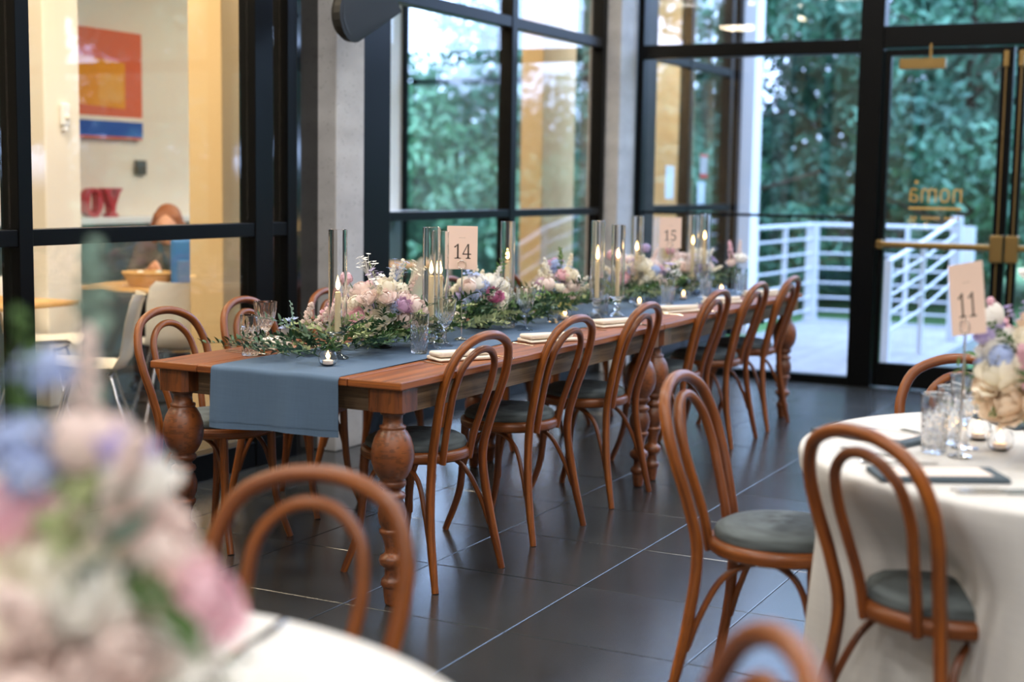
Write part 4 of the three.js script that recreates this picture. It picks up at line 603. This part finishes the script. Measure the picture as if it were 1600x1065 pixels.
{
  const o = thing('person', 'person with reddish hair in a grey jacket seated at the basket table, looking down', 'person', [-6.63, 0, -7.79], turnTo([.45, .8])), skin = S({ color: 0xd8a184, roughness: .6 });
  const hip = V(0, .53, -.02), chest = V(0, .83, .03), neck = V(0, .98, .06), head = V(0, 1.09, .13);
  const arm = (s) => s < 0 ? [V(-.175, .92, .04), V(-.25, .7, .14), V(-.08, .8, .33)] : [V(.175, .92, .04), V(.235, .74, .2), V(.1, .97, .27)];
  const hand = (wr, dir, s) => { const b = [[wr, wr.clone().addScaledVector(dir, .07), .024, .034]]; const side = V(dir.y, -dir.x, .2).normalize(); for (let i = 0; i < 4; i++) { const r = wr.clone().addScaledVector(dir, .075).addScaledVector(side, (i - 1.5) * .019), m = r.clone().addScaledVector(dir, .032 - .004 * Math.abs(i - 1.3)), e = m.clone().addScaledVector(dir, .02).add(V(0, -.008, -.018)); b.push([r, m, .0095, .009], [m, e, .009, .0075]); } const tb = wr.clone().addScaledVector(dir, .025).addScaledVector(side, s * .03); b.push([tb, tb.clone().addScaledVector(dir, .035).addScaledVector(side, s * .02), .011, .009]); return b; };
  const bodyB = [[hip, chest, .13, .13], [chest, neck, .1, .05], [neck, head, .048, .05], [V(-.14, .92, .03), V(.14, .92, .03), .06, .06]], jacketB = [[hip, chest, .15, .15], [chest, V(0, .93, .04), .14, .09], [V(-.15, .915, .03), V(.15, .915, .03), .075, .075]], trouserB = [];
  const hands = [];
  for (const s of [-1, 1]) { const [a, b, c] = arm(s); bodyB.push([a, b, .045, .036], [b, c, .036, .024]); jacketB.push([a, b, .068, .055], [b, c.clone().lerp(b, .18), .055, .04]); hands.push(...hand(c, c.clone().sub(b).normalize(), -s));
    const kn = V(s * .12, .5, .42), ft = V(s * .12, .07, .4); bodyB.push([V(s * .09, .51, 0), kn, .08, .055], [kn, ft, .05, .035], [ft, V(s * .13, .04, .54), .04, .03]); trouserB.push([V(s * .09, .51, -.02), kn, .1, .07], [kn, V(s * .12, .12, .4), .07, .055]); }
  const up = V(0, .97, -.24).normalize();
  const headB = [[V(0, 1.13, .1), V(0, 1.1, .12), .078, .078], [V(0, 1.1, .14), V(0, 1.03, .2), .062, .042], [V(0, 1.085, .205), V(0, 1.062, .232), .012, .014], [V(-.018, 1.03, .222), V(.018, 1.03, .222), .009, .009], [V(-.077, 1.09, .12), V(-.08, 1.065, .125), .016, .012], [V(.077, 1.09, .12), V(.08, 1.065, .125), .016, .012], [V(0, .99, .075), V(0, 1.04, .1), .05, .055]];
  const body = obj('body', [blob([...bodyB, ...headB], [-.4, 0, -.4], [.4, 1.25, .85], .016, .03), blob(headB, [-.14, .94, -.02], [.14, 1.24, .26], .0045, .02), blob(hands, [-.2, .72, .15], [.25, 1.16, .56], .006, .012)], skin, o);
  obj('eye', [put(new THREE.SphereGeometry(.009, 10, 8), -.03, 1.1, .19), put(new THREE.SphereGeometry(.009, 10, 8), .03, 1.1, .19)], M.dark, body);
  obj('hair', blob([[V(0, 1.16, .08), V(0, 1.13, .04), .088, .092], [V(-.05, 1.15, .13), V(-.088, 1.07, .1), .045, .04], [V(.05, 1.15, .13), V(.088, 1.07, .1), .045, .04], [V(-.085, 1.08, .07), V(-.085, .99, .05), .045, .035], [V(.085, 1.08, .07), V(.085, .99, .05), .045, .035], [V(0, 1.08, .01), V(0, 1.0, .0), .07, .06]], [-.2, .9, -.14], [.2, 1.3, .24], .007, .025), S({ color: 0x9a5a32, roughness: .55 }), o);
  const j = obj('jacket', blob(jacketB, [-.45, .35, -.35], [.45, 1.05, .5], .012, .04), S({ map: T_slub, color: 0x6c655f, roughness: .95 }), o); obj('scarf', blob([[V(-.05, .95, .1), V(.02, .82, .18), .03, .03], [V(.06, .95, .1), V(.03, .75, .18), .03, .025], [V(-.06, .97, .03), V(.06, .97, .03), .045, .045]], [-.15, .65, -.06], [.15, 1.05, .26], .008, .02), S({ color: 0x3c4654, roughness: .9 }), j);
  obj('shoe', blob([-1, 1].flatMap((s) => [[V(s * .12, .1, .4), V(s * .12, .06, .41), .052, .055], [V(s * .12, .055, .41), V(s * .132, .045, .55), .052, .04]]), [-.22, 0, .28], [.22, .2, .64], .009, .02), M.dark, o);
  obj('trousers', blob(trouserB, [-.3, .0, -.2], [.3, .7, .6], .012, .03), S({ color: 0x2d2f36, roughness: .9 }), o);
}
// ---------------------------------------------------------------- outside
tag(obj('terrace', metreUV(box(XL + .1, -2.3, -.25, -.03, ZB - .08, -15.8)), M.terrace), 'pale concrete terrace outside the back glass', 'terrace', null, 'structure');
tag(obj('doorstep', metreUV(box(-2.3, .2, -.25, -.03, ZB - .08, -11.3)), M.terrace), 'pale concrete landing before the entrance doors', 'terrace', null, 'structure');
tag(obj('lawn', box(-60, 60, -.5, -.26, 40, -70), M.lawn), 'mown green lawn around the building', 'lawn', null, 'structure');
function railing(path, label, heights) {
  const o = thing('terrace_railing', label, 'railing', [0, 0, 0]);
  for (let i = 0; i < path.length - 1; i++) { const a = path[i], b = path[i + 1]; for (const h of heights) obj('rail', bar([V(a[0], a[1] + h, a[2]), V((a[0] + b[0]) / 2, (a[1] + b[1]) / 2 + h, (a[2] + b[2]) / 2), V(b[0], b[1] + h, b[2])], h === heights[0] ? .022 : .012, 2, 8), M.railPaint, o); }
  for (const [x, y, z, w = .022] of path) obj('post', rbox(x - w, x + w, -.03 + Math.min(0, y), y + heights[0] + .02, z - w, z + w, .004), M.railPaint, o);
}
const HS = [1.05, .9, .74, .58, .42, .26, .12];
railing([[-4.25, -.03, -13.6], [-4.22, -.03, -14.5], [-4.2, -.03, -15.5, .06], [-3.7, -.03, -15.55], [-3.2, -.03, -15.6], [-2.6, -.03, -15.6, .09]], 'white horizontal bar railing along the terrace edge', HS);
railing([[-2.62, -.03, -12.05, .035], [-2.5, .12, -12.9], [-2.45, .3, -14.2, .05]], 'white stair railing rising outside the entrance door', [.85, .7, .55, .4, .25]);
function tree(x, z, h, r, low, n, label, cols) {
  const t = thing('tree', label, 'tree', [x, -.26, z], rnd() * 6, 'trees beyond the terrace');
  obj('trunk', bar([V(0, 0, 0), V(.08, h * .3, .05), V(-.05, h * .62, 0), V(.02, h * .92, .05)], (u) => .16 * h / 7 * (1 - .8 * u) + .015, 14, 8), M.bark, t);
  const br = []; for (let i = 0; i < 9; i++) { const a = i * 2.4, y = h * (.25 + .06 * i); br.push(bar([V(0, y, 0), V(r * .4 * Math.sin(a), y + .25, r * .4 * Math.cos(a)), V(r * .8 * Math.sin(a), y + .5, r * .8 * Math.cos(a))], (u) => .045 * (1 - .8 * u) + .006, 6, 5)); } obj('branches', br, M.bark, t);
  const lm = leafCl, inst = new THREE.InstancedMesh(lm, leafMatT, n), mt = new THREE.Matrix4(), c = new THREE.Color(); inst.name = 'foliage'; inst.userData.kind = 'stuff';
  for (let i = 0; i < n; i++) { // clumps of leaves
    const k = i % 26, a = hash(k, Math.round(x * 7) + 99) * 6.283 + k, ye = hash(k + 7, Math.round(z * 3) + 200), q = r * (.35 + .65 * hash(k + 31, Math.round(x * 5) + 77)) * Math.sqrt(Math.max(.1, 1 - (ye * 1.7 - .85) ** 2)), cy = low + (h - low) * ye, s = r * (h > 5.4 ? .3 : .42);
    const u = V(rr(-1, 1), rr(-1, 1), rr(-1, 1)); u.multiplyScalar(s * (.55 + .45 * rnd()) / Math.max(.3, u.length()));
    mt.compose(V(q * Math.sin(a) + u.x, cy + u.y * .75, q * Math.cos(a) + u.z), new THREE.Quaternion().setFromEuler(new THREE.Euler(rr(0, 6), rr(0, 6), rr(0, 6))), V(1, 1, 1).multiplyScalar(rr(.7, 1.4))); inst.setMatrixAt(i, mt); c.setHex(cols[Math.floor(hash(k, 5) * cols.length)]).multiplyScalar(rr(.8, 1.2)); inst.setColorAt(i, c);
  }
  inst.castShadow = inst.receiveShadow = true; t.add(inst);
}
const leafMatT = S({ color: 0xffffff, roughness: .6 });
const leafCl = join([...Array(10)].map((_, i) => put(grid(1, 2, (u, v) => [(u - .5) * .07 * (v === .5 ? 1 : .25), .02 * v * (1 - v), (v - .5) * .13]), rr(-.14, .14), rr(-.14, .14), rr(-.14, .14), rr(0, 6), rr(0, 6), rr(0, 6))));
const GA_HAZE = [0x4f8068, 0x45755f, 0x5f9074, 0x3d6a5a], GB = [0x6d9f78, 0x7daa86, 0x5f9070];  // leaf greens; first set lightened and blued, outdoor haze put into the colour
[[-8.6, -20, 5, 2.4, .4, 2600, 'tall dark tree seen beyond the cafe corner post', GA_HAZE], [-6.7, -19, 5.6, 2.2, .5, 2000, 'tall dark oak filling the tall back window', GA_HAZE], [-4.6, -21, 5.4, 2.4, .6, 1900, 'spreading tree behind the railing corner', GA_HAZE], [-3.1, -18.6, 4.6, 1.5, 1.7, 1000, 'tree with a high crown beyond the entrance door', GA_HAZE], [-2.2, -24, 3.9, 2.4, .2, 2200, 'pale green tree on the lawn beyond the entrance door', GB],
  [.6, -24, 3.4, 2.2, .1, 1700, 'low rounded tree on the lawn past the doors', GB], [4, -23, 3.2, 2.4, .1, 1900, 'low tree reflected in the gridded window', GA_HAZE], [8.6, -20, 7, 3, .2, 3400, 'tall tree reflected in the cafe partition', GA_HAZE], [6.2, -18, 5.2, 1.8, .2, 1900, 'young tree beside the tall lawn tree', GA_HAZE], [-12, -19, 3.1, 2.4, .2, 2200, 'bushy tree seen through the far cafe window', GB], [-16, -22, 3.4, 3, .2, 2200, 'tree far behind the cafe', GA_HAZE], [12.5, -19, 6.8, 3, .1, 3000, 'tall tree far along the lawn', GA_HAZE], [16.5, -17, 6, 3, .1, 2000, 'tree at the end of the lawn row', GB]].forEach((a) => tree(...a));
for (const [x, z, r, l] of [[-9, -24, 3, 'dark hedge mass behind the tallest tree'], [-5.2, -25, 3, 'dark hedge mass behind the railing'], [.5, -29, 3.5, 'pale hedge mass across the lawn'], [6, -30, 3.5, 'hedge mass at the far lawn'], [-14, -27, 3.4, 'hedge mass behind the cafe garden']]) tree(x, z, 2.6, r, .1, 1500, l, GB);

renderer.render(scene, camera);
